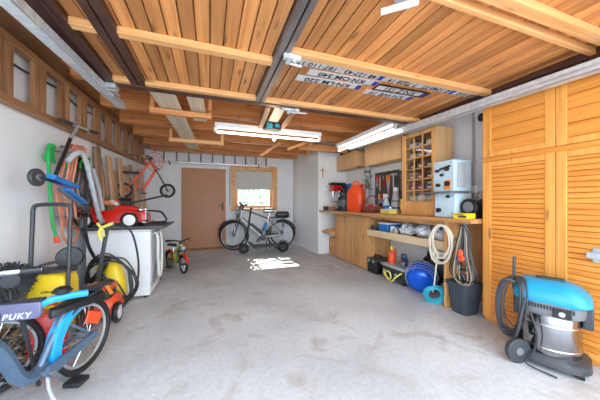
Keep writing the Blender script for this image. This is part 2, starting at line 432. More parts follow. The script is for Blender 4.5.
for (x0, x1, y, w_) in [(-.765, -.645, 1.80, .06), (-.53, .43, 1.80, .06), (.52, 2.50, 1.64, .065), (-.765, -.645, 2.50, .06), (-.53, .43, 2.50, .06), (.52, 2.50, 2.50, .06),
                        (-.53, .43, .86, .06), (.52, 2.50, .84, .065), (.52, 2.50, .955, .035)]:
    MB().box(x0, x1, y, y+w_, DZ-.045, DZ).build('batten', 'batten', gd, .004)
b = MB()
b.box(.475, .60, 1.655, 1.69, DZ-.075, DZ-.045).box(.50, .53, 1.64, 1.73, DZ-.085, DZ-.05).cyl((.55, 1.665, DZ-.06), (.55, 1.665, DZ-.10), .012).cyl((.53, 1.70, DZ-.09), (.62, 1.71, DZ-.09), .008)
b.build('latch', 'galv', gd, .002)
b = MB()
b.box(.72, .92, 2.60, 2.64, DZ-.07, DZ-.05).cyl((.80, 2.62, DZ-.05), (.80, 2.62, DZ-.10), .018).cyl((.78, 2.62, DZ-.085), (1.0, 2.60, DZ-.085), .007).box(.86, .90, 2.57, 2.66, DZ-.085, DZ-.055)
b.build('latch', 'galv', gd, .002)
for x, sx in ((-.87, 1), (2.50, -1)):
    b = MB().box(min(x, x+sx*.10), max(x, x+sx*.10), YF+.02, YF+.16, DZ-.10, DZ-.092).box(x-.004, x+.004, YF-.05, YF+.2, DZ-.12, DZ-.03)
    b.cyl((x-.03, YF+.13, DZ-.085), (x+.05, YF+.13, DZ-.085), .032).box(x+sx*.03, x+sx*.11, YF-.02, YF+.09, DZ-.085, DZ-.05)
    b.build('roller_bracket', 'alu', gd, .003)
settle(gd)

def rail(name, label, x0, x1, y0, y1):
    t = thing(name, label, 'door rail'); w_ = x1-x0; h = .08 if x0 > 0 else .06; sl, zz = (.03, 1.973) if x0 > 0 else (.05, 1.953)
    zf = lambda y: zz+sl*y
    sh = Matrix(((1, 0, 0, 0), (0, 1, 0, 0), (0, sl, 1, zz), (0, 0, 0, 1)))
    b = MB()
    b.box(x0, x1, y0, y1, h-.004, h, sh).box(x0, x0+.004, y0, y1, 0, h, sh).box(x1-.004, x1, y0, y1, 0, h, sh)
    b.box(x0, x0+.035, y0, y1, 0, .004, sh).box(x1-.035, x1, y0, y1, 0, .004, sh).box(x0, x1, y0, y1, h*.45, h*.45+.004, sh)
    b.build('channel', 'galv', t)
    s = -1 if x0 < 0 else 1
    for y in (y0+.4, y1-.25): MB().box(x1 if s > 0 else x0-.03, x1+.03 if s > 0 else x0, y, y+.03, zf(y)+.02, 2.36).build('hanger', 'galv', t)
    return settle(t)
rail('door_rail', 'galvanised steel door rail running above the wooden rack on the left wall', -.90, -.83, -.1, 3.10)
rail('door_rail', 'galvanised steel door rail running past the top of the wooden closet', 2.38, 2.455, -.1, 4.05)

# ---- number plates on the door
def plate(name, label, x, y, rz, txt, L, Wd, blue=True, frame_=False, group='number plates screwed to the garage door'):
    t = thing(name, label, 'number plate', (x, y, DZ-.004), math.radians(rz), group)
    MB().box(-L/2, L/2, -Wd/2, Wd/2, -.003, .003).build('plate', 'plate', t, .0015)
    if blue: MB().box(L/2-.05, L/2-.004, -Wd/2+.004, Wd/2-.004, -.0045, -.002).build('blue_band', 'plate_blue', t)
    if frame_:
        MB().box(-L/2-.012, L/2+.012, -Wd/2-.012, -Wd/2+.004, -.006, .003).box(-L/2-.012, L/2+.012, Wd/2-.004, Wd/2+.012, -.006, .003).box(-L/2-.012, -L/2, -Wd/2, Wd/2, -.006, .003).box(L/2, L/2+.012, -Wd/2, Wd/2, -.006, .003).build('plate_holder', 'black', t)
    # lettering faces down and reads upside down for somebody looking into the garage
    mw = T3(-.02 if blue else 0, 0, -.004) @ R3('X', 180) @ R3('Z', 180)
    mw = T3(-.02 if blue else 0, 0, -.0042) @ Matrix.Rotation(PI, 4, 'Y')
    text_mesh('lettering', txt, Wd*1.02, 'ink', t, mw)
    return t
plate('number_plate', 'white number plate KN OM 340, the longer one below the strip of narrow plates', 1.08, 1.905, -1, 'KN·OM 340', .66, .085)
plate('number_plate', 'white number plate KN LM 220 with a blue band', 1.0, 2.02, -2, 'KN·LM 220', .62, .09)
plate('number_plate', 'white number plate KN Z 151 in a black holder', 1.72, 1.945, -1, 'KN·Z 151', .56, .085, frame_=True)
plate('number_plate', 'white number plate KN WE 10 right of the KN LM 220 plate', 1.66, 2.06, -2, 'KN·WE 10', .54, .085)
lbl = ['187·110·15', '48·127·43', 'F 7228·19', 'Z 1240·77', '46·LD 512']
for i in range(5):
    plate('number_plate', ['leftmost narrow plate of the row along the batten', 'second narrow plate from the left in the row along the batten', 'middle narrow plate of the row along the batten',
                           'fourth narrow plate from the left in the row along the batten', 'rightmost narrow plate of the row along the batten'][i], .785+i*.41, 1.80, 0, lbl[i], .405, .075, i % 2 == 1, group='narrow plates in a row along the batten')

# ---- lamps
def tube_lamp(label, p0, p1, z):
    t = thing('tube_lamp', label, 'ceiling lamp'); p0, p1 = Vector((*p0, z)), Vector((*p1, z))
    d = (p1-p0).normalized(); s = d.cross(Vector((0,0,1)))
    MB().bar(p0+Vector((0,0,.09)), p1+Vector((0,0,.09)), .12, .06).build('housing', 'white', t, .006)
    b = MB()
    for p in (p0+d*.015, p1-d*.015): b.bar(p+Vector((0,0,.08)), p+Vector((0,0,-.005)), .05, .03, up=s)
    b.build('end_cap', 'offwhite', t, .004)
    MB().cyl(p0+d*.03, p1-d*.03, .015, n=16).build('lamp_tube', 'added_glow_tube', t)
    b = MB()
    for f in (.2, .8):
        q = p0.lerp(p1, f); b.cyl(q+Vector((0,0,.11)), q+Vector((0,0,.25)), .006)
    b.build('hanger', 'mgrey', t)
    return settle(t)
tube_lamp('long white fluorescent lamp hanging across the garage under the joists', (.06, 3.66), (1.64, 3.66), 2.11)
tube_lamp('white fluorescent lamp running towards the back above the wall cupboards', (2.28, 4.25), (2.30, 2.72), 2.11)
t = thing('tube_lamp', 'short white lamp fixed to the slats of the open door', 'ceiling lamp')
MB().box(.90, 1.0, .93, 1.08, DZ-.045, DZ-.002).box(.92, .98, .78, .94, DZ-.06, DZ-.002).build('lamp_base', 'lgrey', t, .01)
MB().cyl((.97, .98, DZ-.075), (.84, 1.10, DZ-.075), .016).build('lamp_tube', 'tube_glass', t)
settle(t)
t = thing('hanging_bulb', 'bare warm bulb dangling under the long tube lamp', 'light bulb')
MB().tube([(.86, 3.5, 2.33), (.862, 3.5, 2.2), (.855, 3.5, 2.115)], .004).build('cord', 'white', t)
MB().cyl((.855, 3.5, 2.12), (.855, 3.5, 2.08), .016).build('socket', 'white', t)
MB().lathe([(.004, 0), (.02, -.012), (.028, -.035), (.022, -.06), (.004, -.07)], (.855, 3.5, 2.08)).build('bulb', 'bulb', t)
settle(t)
# transformer box with wires by the tube lamp
t = thing('junction_box', 'dark green and black electrical box with loose wires beside the tube lamp', 'electrical box')
MB().box(.70, .93, 3.38, 3.52, 2.14, 2.24).build('box', 'dgrey', t, .008)
MB().box(.72, .80, 3.36, 3.38, 2.15, 2.22).box(.84, .90, 3.36, 3.38, 2.17, 2.22).build('cover', 'cyan', t, .004)
b = MB()
for i in range(5): b.tube([(.72+i*.05, 3.42, 2.23), (.70+i*.06, 3.38, 2.30), (.74+i*.05, 3.30, 2.27), (.95, 3.4, 2.33+i*.004)], .004, 6, smooth=4)
b.build('wire', 'salmon', t)
MB().box(.78, .84, 3.42, 3.48, 2.24, 2.33).build('hanger', 'mgrey', t)
settle(t)
# loose timbers stored above
def board(name, label, p0, p1, w_, h, m, group=None, cat='board', groove=False):
    p0, p1 = Vector(p0), Vector(p1); b = MB()
    if groove:
        s = (p1-p0).normalized().cross(Vector((0,0,1))).normalized()*w_/4
        b.bar(p0-s*1.02, p1-s*1.02, w_/2-.006, h).bar(p0+s*1.02, p1+s*1.02, w_/2-.006, h).bar(p0, p1, w_*.9, h*.6)
    else: b.bar(p0, p1, w_, h)
    c = Vector(((p0.x+p1.x)/2, (p0.y+p1.y)/2, min(p0.z, p1.z)-h/2))
    o = b.build(name, m, None, .003); o.data.transform(Matrix.Translation(-c)); o.location = c
    return tag(o, label, cat, group)
board('stored_board', 'long pale grooved board hung below the joists on the left', (-.44, 2.66, 2.20), (-.30, 5.35, 2.20), .22, .025, 'pale_y', groove=True)
board('stored_board', 'short pale board end between the joists right of the long grooved board', (-.15, 2.72, 2.23), (-.12, 3.6, 2.23), .16, .03, 'pale_y')
board('stored_plank', 'narrow orange plank beside the junction box', (.60, 2.72, 2.22), (.66, 3.5, 2.22), .06, .10, 'joist_y')
board('stored_plank', 'wide pale plank leading to the junction box', (.76, 2.72, 2.24), (.80, 3.34, 2.24), .13, .03, 'pale_y')
board('stored_plank', 'orange plank right of the pale plank by the junction box', (.92, 2.72, 2.24), (.97, 3.5, 2.24), .07, .09, 'joist_y')
def hanger_frame(label, x0, x1, y, z, m):
    t = thing('wooden_hanger', label, 'wooden bracket', group='wooden hangers holding the stored boards')
    MB().box(x0, x1, y-.02, y+.02, z, z+.06).build('crossbar', m, t, .003)
    for x in (x0+.02, x1-.02): MB().box(x-.02, x+.02, y+.02, y+.04, z, 2.45).build('upright', m, t, .003)
    return settle(t)
hanger_frame('front wooden hanger nearest the garage door holding the pale boards', -.62, .02, 3.14, 2.11, 'joist')
hanger_frame('rear light wooden hanger holding the far end of the long pale board', -.62, .22, 4.54, 2.12, 'batten')
board('roof_brace', 'slanting light wooden brace left of the ceiling beam near the white wall', (1.35, 4.50, 2.12), (1.90, 4.50, 2.36), .04, .05, 'batten', 'slanting roof braces', 'brace')
board('roof_brace', 'slanting light wooden brace right behind the hanging bulb', (.94, 5.0, 2.06), (1.35, 5.0, 2.36), .04, .05, 'batten', 'slanting roof braces', 'brace')
o = MB().box(1.66, 2.9, 4.70, 4.78, 2.19, 2.31).build('support_beam', 'joist'); tag(o, 'timber beam reaching from the white pier towards the wall cupboards', 'beam')
o = MB().bar((1.62, 3.95, 2.27), (2.18, 5.6, 2.27), .07, .10).build('support_beam', 'batten'); tag(o, 'diagonal timber beam meeting the corner of the white pier', 'beam')

# ================================================================== LEFT WALL RACK
t = thing('wooden_rack', 'long brown wooden ladder rack along the top of the left wall', 'rack')
sl = .034
def rz_(y, z): return z+sl*(y-2.2)
YE = 6.6
for z, h in ((1.855, .055), (2.285, .06)):
    MB().bar((-1.345, .9, rz_(.9, z)), (-1.345, YE, rz_(YE, z)), .045, h).build('rail', 'rack', t, .004)
MB().bar((-1.40, .9, rz_(.9, 1.86)), (-1.40, YE, rz_(YE, 1.86)), .03, .05).bar((-1.40, .9, rz_(.9, 2.30)), (-1.40, YE, rz_(YE, 2.30)), .03, .05).build('wall_batten', 'rack', t, .003)
y = 1.116
while y < YE-.1:
    for dy in (0, .10):
        MB().box(-1.36, -1.325, y+dy-.026, y+dy+.026, rz_(y, 1.855)+.024, rz_(y, 2.285)-.025).build('rung', 'rack_z', t, .003)
    y += .385
settle(t)
t = thing('cable', 'black cable running along the left wall behind the wooden rack', 'cable')
MB().tube([(-1.405, .9+i*.33, 2.16+.03*math.sin(i*2.1)+.03*i*.33) for i in range(12)], .009, 6, smooth=4).build('cable_run', 'black', t); settle(t)
# aluminium ladder on the back wall
t = thing('aluminium_ladder', 'thin aluminium ladder hung level on the back wall above the door', 'ladder')
for z in (2.10, 2.36): MB().box(-1.15, 1.42, YB-.20, YB-.13, z-.02, z+.02).build('rail', 'alu', t, .003)
for i in range(10): MB().cyl((-1.02+i*.27, YB-.165, 2.11), (-1.02+i*.27, YB-.165, 2.35), .017).build('rung', 'mgrey', t)
b = MB()
for x in (-.9, 1.2): b.box(x-.015, x+.015, YB-.21, YB, 2.055, 2.075).box(x-.015, x+.015, YB-.22, YB-.205, 2.055, 2.13)
b.build('wall_hook', 'mgrey', t)
settle(t)

t = thing('back_conduit', 'white cable conduit with a small box between the brown door and the window', 'conduit')
MB().box(.475, .495, YB-.022, YB, 1.0, 2.05).build('conduit', 'lgrey', t, .003)
MB().box(.455, .515, YB-.035, YB, .96, 1.06).build('junction', 'white', t, .004); settle(t)

# ================================================================== WOODEN CLOSET, RIGHT FRONT
cl = thing('closet', 'tall amber wooden closet with slatted doors along the right wall', 'closet')
CX0 = 2.506
MB().box(CX0+.03, 2.95, 1.70, 1.73, 0, 2.1).build('side_panel', 'louvre_z', cl, .002)
MB().box(CX0+.03, 2.95, -.2, 1.70, 2.08, 2.1).build('top_panel', 'louvre', cl)
MB().box(CX0+.012, CX0+.03, -.2, 1.735, 1.525, 1.565).build('rail', 'louvre', cl, .003); MB().box(CX0+.02, 2.95, -.2, 1.7, 0, .03).build('plinth', 'louvre', cl, .003)
def closet_door(y0, y1, z0, z1, st0, st1, pitch):
    b = MB()
    b.box(CX0, CX0+.028, y0, y0+st0, z0, z1).box(CX0, CX0+.028, y1-st1, y1, z0, z1)
    b.box(CX0+.002, CX0+.026, y0+st0, y1-st1, z0, z0+.05).box(CX0+.002, CX0+.026, y0+st0, y1-st1, z1-.05, z1)
    d = b.build('door', 'louvre_z', cl, .003)
    b = MB(); z = z0+.052
    while z < z1-.052:
        zt = min(z+pitch-.003, z1-.052)
        b.prism([(CX0+.009, z), (CX0+.006, z+.002), (CX0+.006, zt-.002), (CX0+.009, zt), (CX0+.022, zt), (CX0+.022, z)], y0+st0, y1-st1, 'XZ')
        z += pitch
    b.box(CX0+.022, CX0+.027, y0+st0, y1-st1, z0+.05, z1-.05)
    b.build('slats', 'louvre', d)
    return d
for (a, c) in ((1.18, 1.728), (.63, 1.176), (.08, .626)):
    closet_door(a, c, .035, 1.523, .064, .075 if c > 1.7 else .064, .040)
    closet_door(a, c, 1.567, 2.078, .064, .075 if c > 1.7 else .064, .105)
b = MB().cyl((CX0, .955, .77), (CX0-.03, .955, .77), .012).box(CX0-.045, CX0-.03, .92, .99, .75, .79).box(CX0-.004, CX0, .935, .975, .72, .82)
b.build('handle', 'lgrey', cl, .003)
settle(cl)
# ================================================================== WORKBENCH
BZ = .925
wb = thing('workbench', 'long wooden workbench slab fixed along the right wall recess', 'workbench')
MB().prism([(2.28, 5.148), (2.965, 5.148), (2.965, 1.75), (2.38, 1.75)], BZ, BZ+.045, 'XY').build('worktop', 'bench', wb, .004)
MB().box(2.385, 2.965, 2.03, 2.06, 0, BZ).build('support_panel', 'cab_x', wb, .003)
MB().box(2.44, 2.47, 2.06, 3.5, BZ-.05, BZ).build('apron', 'bench', wb, .003)
settle(wb)
# plank-fronted cabinet
cb = thing('base_cabinet', 'plank-fronted wooden cabinet under the left half of the workbench', 'cabinet')
MB().box(2.49, 2.93, 3.60, 3.64, 0, .918).build('side_panel', 'cab_x', cb, .003)
MB().box(2.49, 2.93, 4.70, 4.74, 0, .918).build('side_panel', 'cab_x', cb, .003)
MB().box(2.49, 2.93, 3.64, 4.70, .03, .05).build('bottom_panel', 'cab_x', cb)
for a, c in ((3.61, 4.17), (4.18, 4.735)):
    b = MB(); y = a
    while y < c-.02:
        b.box(2.465, 2.488, y+.001, min(y+.11, c)-.001, .02, .905); y += .112
    dr = b.build('door', 'cab', cb, .002)
    MB().cyl((2.465, (a+.05 if a > 4 else c-.05), .5), (2.445, (a+.05 if a > 4 else c-.05), .5), .014).build('knob', 'brass', dr)
settle(cb)
# shelf in the gap left of the cabinet
t = thing('side_shelf', 'small wooden shelf between the white pier and the plank cabinet', 'shelf')
MB().box(2.33, 2.95, 4.76, 5.145, .50, .525).build('board', 'beech', t, .003)
MB().box(2.36, 2.93, 5.12, 5.145, .46, .50).box(2.40, 2.93, 4.745, 4.77, .46, .50).build('cleat', 'batten', t)
settle(t)
for i, (y, z, an, lab) in enumerate([(4.86, .527, 4, 'lower wooden offcut lying on the small side shelf'), (4.98, .527, -6, 'wooden offcut at the pier end of the small side shelf'), (4.92, .553, 10, 'wooden offcut stacked on top on the small side shelf')]):
    o = MB().box(-.16, .16, -.045, .045, 0, .025).build('wood_offcut', 'orange_wood' if i else 'beech', None, .003)
    o.location = (2.52, y, z); o.rotation_euler.z = math.radians(an); tag(o, lab, 'wood offcut', 'offcuts on the small side shelf')
t = thing('crate', 'reddish brown box on the floor under the small side shelf', 'box')
b = MB().box(2.50, 2.90, 4.80, 5.08, 0, .02)
for k in range(4): b.box(2.50, 2.515, 4.80, 5.08, .02+k*.09, .10+k*.09); b.box(2.515, 2.90, 4.80, 4.815, .02+k*.09, .10+k*.09)
b.box(2.885, 2.90, 4.815, 5.08, .02, .37).box(2.515, 2.885, 5.065, 5.08, .02, .37)
b.build('boards', 'orange_wood', t, .002); MB().box(2.494, 2.50, 4.82, 4.84, 0, .38).box(2.494, 2.50, 5.04, 5.06, 0, .38).build('corner_strip', 'bench', t)
settle(t)

# open shelf under the bench
t = thing('under_bench_shelf', 'light wooden shelf with a deep front edge under the workbench', 'shelf')
MB().box(2.47, 2.93, 2.10, 3.58, .655, .675).build('board', 'beech', t)
MB().box(2.45, 2.47, 2.10, 3.58, .60, .70).build('front_edge', wood('pale_shelf_wood', (.80, .62, .40), (.70, .50, .30), 'Y'), t, .003)
settle(t)
def simple_box(name, label, cat, x0, x1, y0, y1, z0, z1, m, lid=None, group=None, bevel=.006):
    t = thing(name, label, cat, group=group)
    h = z1-z0
    MB().box(x0, x1, y0, y1, z0, z1-(h*.18 if lid else 0)).build('body', m, t, bevel)
    if lid: MB().box(x0-.004, x1+.004, y0-.004, y1+.004, z1-h*.18, z1).build('lid', lid, t, bevel)
    return settle(t)
simple_box('storage_box', 'blue and white carton on the shelf under the workbench', 'box', 2.52, 2.78, 3.14, 3.36, .676, .83, 'blue', 'white')
simple_box('tool_case', 'small dark case at the left end of the shelf under the workbench', 'case', 2.50, 2.66, 3.41, 3.54, .676, .76, 'dgrey', 'mgrey')
def jar(x, y, z, r, h, mb, ml, label, group, name='jar', cat='jar'):
    t = thing(name, label, cat, (x, y, z), group=group)
    MB().lathe([(r*.9, 0), (r, h*.05), (r, h*.72), (r*.75, h*.82)]).build('body', mb, t)
    MB().lathe([(r*.8, h*.80), (r*.85, h*.82), (r*.85, h), (r*.7, h*1.0)]).build('lid', ml, t)
    return t
for i, (x, y, r, h, mb_, ml) in enumerate([(2.55, 3.07, .04, .11, 'glassy', 'white'), (2.53, 2.98, .035, .10, 'jarpale', 'lgrey')]):
    jar(x, y, .676, r, h, mb_, ml, ['clear jar with a white lid by the blue carton under the bench', 'beige jar with grey lid left of the plastic bags'][i], 'jars on the shelf under the workbench')
def crumple(name, label, c, r, m, cat='bag', n=22, amp=.22, group=None):
    b = MB(); b.ell((0, 0, r[2]), r, n=n)
    for v in b.bm.verts:
        k = 1+random.uniform(-amp, amp); v.co.x *= k; v.co.y *= k
        v.co.z = max(0, v.co.z*(1+random.uniform(-amp, amp)))
    o = b.build(name, m, None, sharp=25); o.location = c; return tag(o, label, cat, group)
crumple('plastic_bag', 'crumpled clear plastic bag in the middle of the under-bench shelf', (2.62, 2.84, .676), (.12, .12, .075), 'bag', group='plastic bags under the workbench')
crumple('plastic_bag', 'bigger crumpled plastic bag on the under-bench shelf', (2.64, 2.55, .676), (.13, .13, .085), 'bag', group='plastic bags under the workbench')
crumple('plastic_bag', 'greyish plastic bag at the right end of the under-bench shelf', (2.60, 2.28, .676), (.10, .10, .065), 'bag', group='plastic bags under the workbench')

# black box with handle
t = thing('black_toolbox', 'black plastic toolbox with a raised handle against the plank cabinet', 'toolbox')
MB().box(2.46, 2.72, 3.35, 3.585, 0, .20).build('body', 'black', t, .012)
MB().box(2.455, 2.725, 3.345, 3.59, .20, .235).build('lid', 'dgrey', t, .01)
MB().tube([(2.59, 3.38, .235), (2.59, 3.40, .28), (2.59, 3.54, .28), (2.59, 3.56, .235)], .011).build('handle', 'black', t)
MB().box(2.452, 2.458, 3.40, 3.43, .17, .225).box(2.452, 2.458, 3.51, 3.54, .17, .225).build('latch', 'lgrey', t, .002)
settle(t)
# compressor / dark machine
t = thing('air_compressor', 'low dark machine box with grey top and yellow hose below the bench', 'compressor')
MB().box(2.46, 2.86, 2.74, 3.20, .03, .20).build('housing', 'dgrey', t, .015)
MB().box(2.44, 2.88, 2.72, 3.22, .20, .235).build('top_plate', 'lgrey', t, .01)
for x in (2.5, 2.82):
    for y in (2.78, 3.16): MB().cyl((x, y, 0), (x, y, .03), .02).build('foot', 'rubber', t)
b = MB()
for i in range(6): b.box(2.452, 2.46, 2.80+i*.035, 2.815+i*.035, .08, .16)
b.build('vent', 'black', t)
MB().tube([(2.45, 3.14, .14), (2.42, 3.10, .10), (2.43, 3.02, .04), (2.41, 2.93, .02), (2.40, 2.84, .10), (2.43, 2.78, .16), (2.45, 2.77, .17)], .012, smooth=5).torus((2.425, 3.02, .09), (1, 0, .1), .06, .011).build('hose', 'paleyellow', t)
MB().cyl((2.44, 2.88, .12), (2.455, 2.88, .12), .03).build('gauge', 'chrome', t)
settle(t)
# red bottle
t = thing('red_bottle', 'red bottle with a yellow cap standing on the dark machine', 'bottle', (2.56, 3.10, .236))
MB().lathe([(.05, 0), (.055, .02), (.055, .13), (.04, .165), (.022, .18), (.02, .20)]).build('body', 'orangered', t)
MB().lathe([(.022, .195), (.024, .21), (.022, .245), (.012, .26)]).build('cap', 'yellow', t)
MB().tube([(.02, 0, .19), (.07, 0, .20), (.075, 0, .12), (.052, 0, .06)], .009, smooth=4).build('handle', 'orangered', t)
# bench vice (dark blue)
t = thing('bench_vice', 'dark blue vice on the dark machine next to the red bottle', 'vice', (2.60, 2.88, .236), math.radians(60))
M['vice'] = mat('dark_blue_paint', (.02, .045, .16), .35, .3)
MB().lathe([(.06, 0), (.06, .02), (.035, .03), (.03, .07)]).build('base', 'vice', t)
MB().prism([(-.09, .07), (.03, .07), (.04, .13), (.04, .16), (.01, .16), (.0, .11), (-.09, .11)], -.03, .03, 'XZ').build('fixed_jaw', 'vice', t, .004)
MB().prism([(.055, .08), (.12, .08), (.10, .12), (.085, .16), (.055, .16)], -.03, .03, 'XZ').build('moving_jaw', 'vice', t, .004)
MB().cyl((.03, 0, .095), (.17, 0, .095), .013).cyl((.165, -.07, .095), (.165, .07, .095), .006).ell((.165, .07, .095), (.01, .01, .01)).ell((.165, -.07, .095), (.01, .01, .01)).build('screw', 'chrome', t)
for i, (y, x) in enumerate([(2.78, 2.50), (2.72, 2.56)]):
    jar(x, y+.02, .236, .03, .07, 'mgrey', 'lgrey', ['small grey tin in front of the dark blue vice', 'small grey tin between the vice and the black bag'][i], 'small tins on the dark machine', 'tin', 'tin')
crumple('black_bag', 'black fabric bag behind the blue ball under the bench', (2.84, 2.62, 0), (.10, .16, .22), 'black')
# blue ball
t = thing('blue_drum', 'shiny blue drum with light scribbled bands lying beside the turquoise hose', 'drum', (2.56, 2.54, .192), rot=(0, 0, math.radians(35)), scale=.93)
b = MB().lathe([(.02, -.2), (.09, -.195), (.15, -.17), (.19, -.10), (.205, 0), (.19, .10), (.15, .17), (.09, .195), (.02, .2)], axis=(1, .0, .18), n=32)
b.build('shell', 'foil', t)
x_, y_, d_ = frame_for((1, 0, .18))
for k, (h, r) in enumerate([(-.13, .172), (-.09, .188), (-.03, .200), (.03, .2005), (.08, .190), (.12, .172)]):
    MB().tube([d_*(h+.012*math.sin(i*1.9+k))+(x_*math.cos(i*PI/30)+y_*math.sin(i*PI/30))*(r+.004) for i in range(60)], .0028, 5, True).build('light_band', 'lgrey', t)
settle_skip = t
# turquoise hose coil on the floor
t = thing('turquoise_hose', 'turquoise coiled hose lying on the floor in front of the blue drum', 'hose')
b = MB()
for i in range(12):
    b.torus((2.37+random.uniform(-.012, .012), 2.17+random.uniform(-.012, .012), .10+random.uniform(-.012, .012)+.0), (.6+random.uniform(-.25, .25), .8, .35+random.uniform(-.25, .3)), .095+random.uniform(-.025, .012), .006, 26, 6)
b.build('coil', 'cyan', t); settle(t)
# cream rope / hose coil hanging at the panel
t = thing('cream_hose', 'cream coloured hose coil hanging from the bench edge by the wood panel', 'hose')
b = MB()
for i in range(9):
    R = random.uniform(.13, .19); b.tube([(2.31+.006*i+random.uniform(-.004, .004)+.012*math.cos(a*PI/9), 2.05+(R*.80)*math.sin(a*PI/9)+random.uniform(-.004, .004), .89-R*1.15+random.uniform(-.01, .01)+(R*1.15)*math.cos(a*PI/9)) for a in range(18)], .006, 6, True)
b.build('coil', 'cream', t)
MB().tube([(2.33, 2.08, .60), (2.335, 2.11, .45), (2.35, 2.14, .30), (2.365, 2.17, .20), (2.38, 2.20, .12)], .0085, smooth=5).build('tail', 'cream', t)
MB().tube([(2.385, 2.05, .90), (2.345, 2.05, .915), (2.33, 2.05, .88)], .006, smooth=4).build('hook', 'mgrey', t)
settle(t)
# cable bundle
t = thing('cable_bundle', 'bundle of black and tan extension cables hanging above the bucket', 'cables')
for m_, n_, r_ in (('black', 9, .008), ('tan', 5, .007), ('mgrey', 4, .007)):
    b = MB()
    for i in range(n_):
        w_ = random.uniform(.03, .13); l_ = random.uniform(.42, .60); x0 = 2.34+random.uniform(-.02, .03)
        b.tube([(x0, 1.80, .915), (x0+.01, 1.80-w_*.35, .84), (x0-.01, 1.80-w_*.7, .62), (x0, 1.80-w_*1.1, .915-l_+.06), (x0+.01, 1.80+random.uniform(-.03, .03), .915-l_),
                (x0, 1.80+w_*1.1, .915-l_+.07), (x0-.01, 1.80+w_*.8, .60), (x0+.01, 1.80+w_*.35, .83)], r_*.8, 6, True, smooth=4)
    b.build('cable', m_, t)
MB().ell((2.30, 1.80, .64), (.02, .03, .04)).ell((2.30, 1.79, .59), (.02, .035, .03)).build('socket', 'orangered', t, .006)
MB().tube([(2.38, 1.80, .92), (2.35, 1.80, .93), (2.345, 1.80, .90)], .006, smooth=4).build('hook', 'mgrey', t)
MB().tube([(2.36, 1.90, .78), (2.37, 1.98, .62), (2.39, 2.06, .53), (2.41, 2.2, .49), (2.43, 2.32, .50)], .006, smooth=5).build('loose_cable', 'black', t)
settle(t)
# bucket
t = thing('bucket', 'dark blue-grey tub standing on the floor below the cables', 'bucket')
M['bucket'] = mat('dark_slate_plastic', (.045, .06, .08), .45, var=.15)
def rr(w_, d_, r, n=5):
    out = []
    for cx, cy, a in ((w_/2-r, d_/2-r, 0), (-w_/2+r, d_/2-r, 90), (-w_/2+r, -d_/2+r, 180), (w_/2-r, -d_/2+r, 270)):
        for i in range(n+1):
            t_ = math.radians(a+90*i/n); out.append((cx+r*math.cos(t_), cy+r*math.sin(t_)))
    return out
def loft(b, secs, mtx=None, cap0=True, cap1=True):
    R = [[b._v(p, mtx) for p in s_] for s_ in secs]
    for A, B in zip(R, R[1:]):
        n = len(A)
        for k in range(n): b.bm.faces.new((A[k], A[(k+1) % n], B[(k+1) % n], B[k]))
    if cap0: b.bm.faces.new(R[0][::-1])
    if cap1: b.bm.faces.new(R[-1])
    return b
secs = []
for w_, d_, z in ((.20, .17, 0), (.27, .235, .29), (.30, .265, .295), (.30, .265, .32), (.26, .225, .32), (.19, .16, .02)):
    secs.append([(2.49+x, 1.90+y, z) for x, y in rr(w_, d_, .05)])
loft(MB(), secs).build('tub', 'bucket', t)
settle(t)
tag(MB().cyl((2.46, 1.87, .03), (2.42, 1.80, .40), .012).build('green_handle_tool', 'green'), 'x', 'x')
bpy.data.objects['green_handle_tool'].name = 'garden_trowel'
tag(bpy.data.objects['garden_trowel'], 'green handle sticking out of the dark tub', 'garden tool')

# ================================================================== ON AND ABOVE THE WORKBENCH
BT = BZ+.045
t = thing('fuel_canister', 'big orange-red canister standing on the workbench', 'canister', (2.55, 4.07, BT), math.radians(-66))
b = MB(); prof = [(0, .30, .17), (.02, .33, .19), (.34, .33, .19), (.41, .29, .17), (.47, .17, .12), (.50, .12, .09)]
loft(b, [[(x, y, z) for x, y in rr(w_, d_, min(d_*.35, .06))] for z, w_, d_ in prof]).build('body', 'orangered', t)
MB().tube([(-.05, 0, .49), (-.05, 0, .55), (.05, 0, .55), (.05, 0, .49)], .014, smooth=4).build('handle', 'orangered', t)
MB().cyl((.10, 0, .44), (.14, 0, .50), .03).build('cap', 'red', t)
b = MB()
for i in range(2): b.box(-.1+i*.12, -.02+i*.12, -.098, -.094, .08, .32)
b.build('ridge', 'orangered', t, .004)
def extinguisher(x, y, label, r=.045, h=.30, m='dgrey'):
    t = thing('spray_bottle', label, 'bottle', (x, y, BT), group='tall dark bottles beside the orange canister')
    MB().lathe([(r, 0), (r, h*.75), (r*.7, h*.86), (r*.35, h*.9), (r*.35, h)], n=16).build('body', m, t)
    MB().lathe([(r*.5, h*.97), (r*.55, h*1.0), (r*.55, h*1.12), (r*.3, h*1.16)], n=12).build('cap', 'black', t)
    MB().cyl((0, 0, h*.3), (0, 0, h*.62), r*1.02, n=16).build('label_band', 'mgrey', t)
extinguisher(2.52, 4.45, 'tall dark bottle touching the orange canister on its left', .055, .37, 'dgrey')
extinguisher(2.55, 4.66, 'tall black bottle beside the red bench drill', .05, .34, 'black')
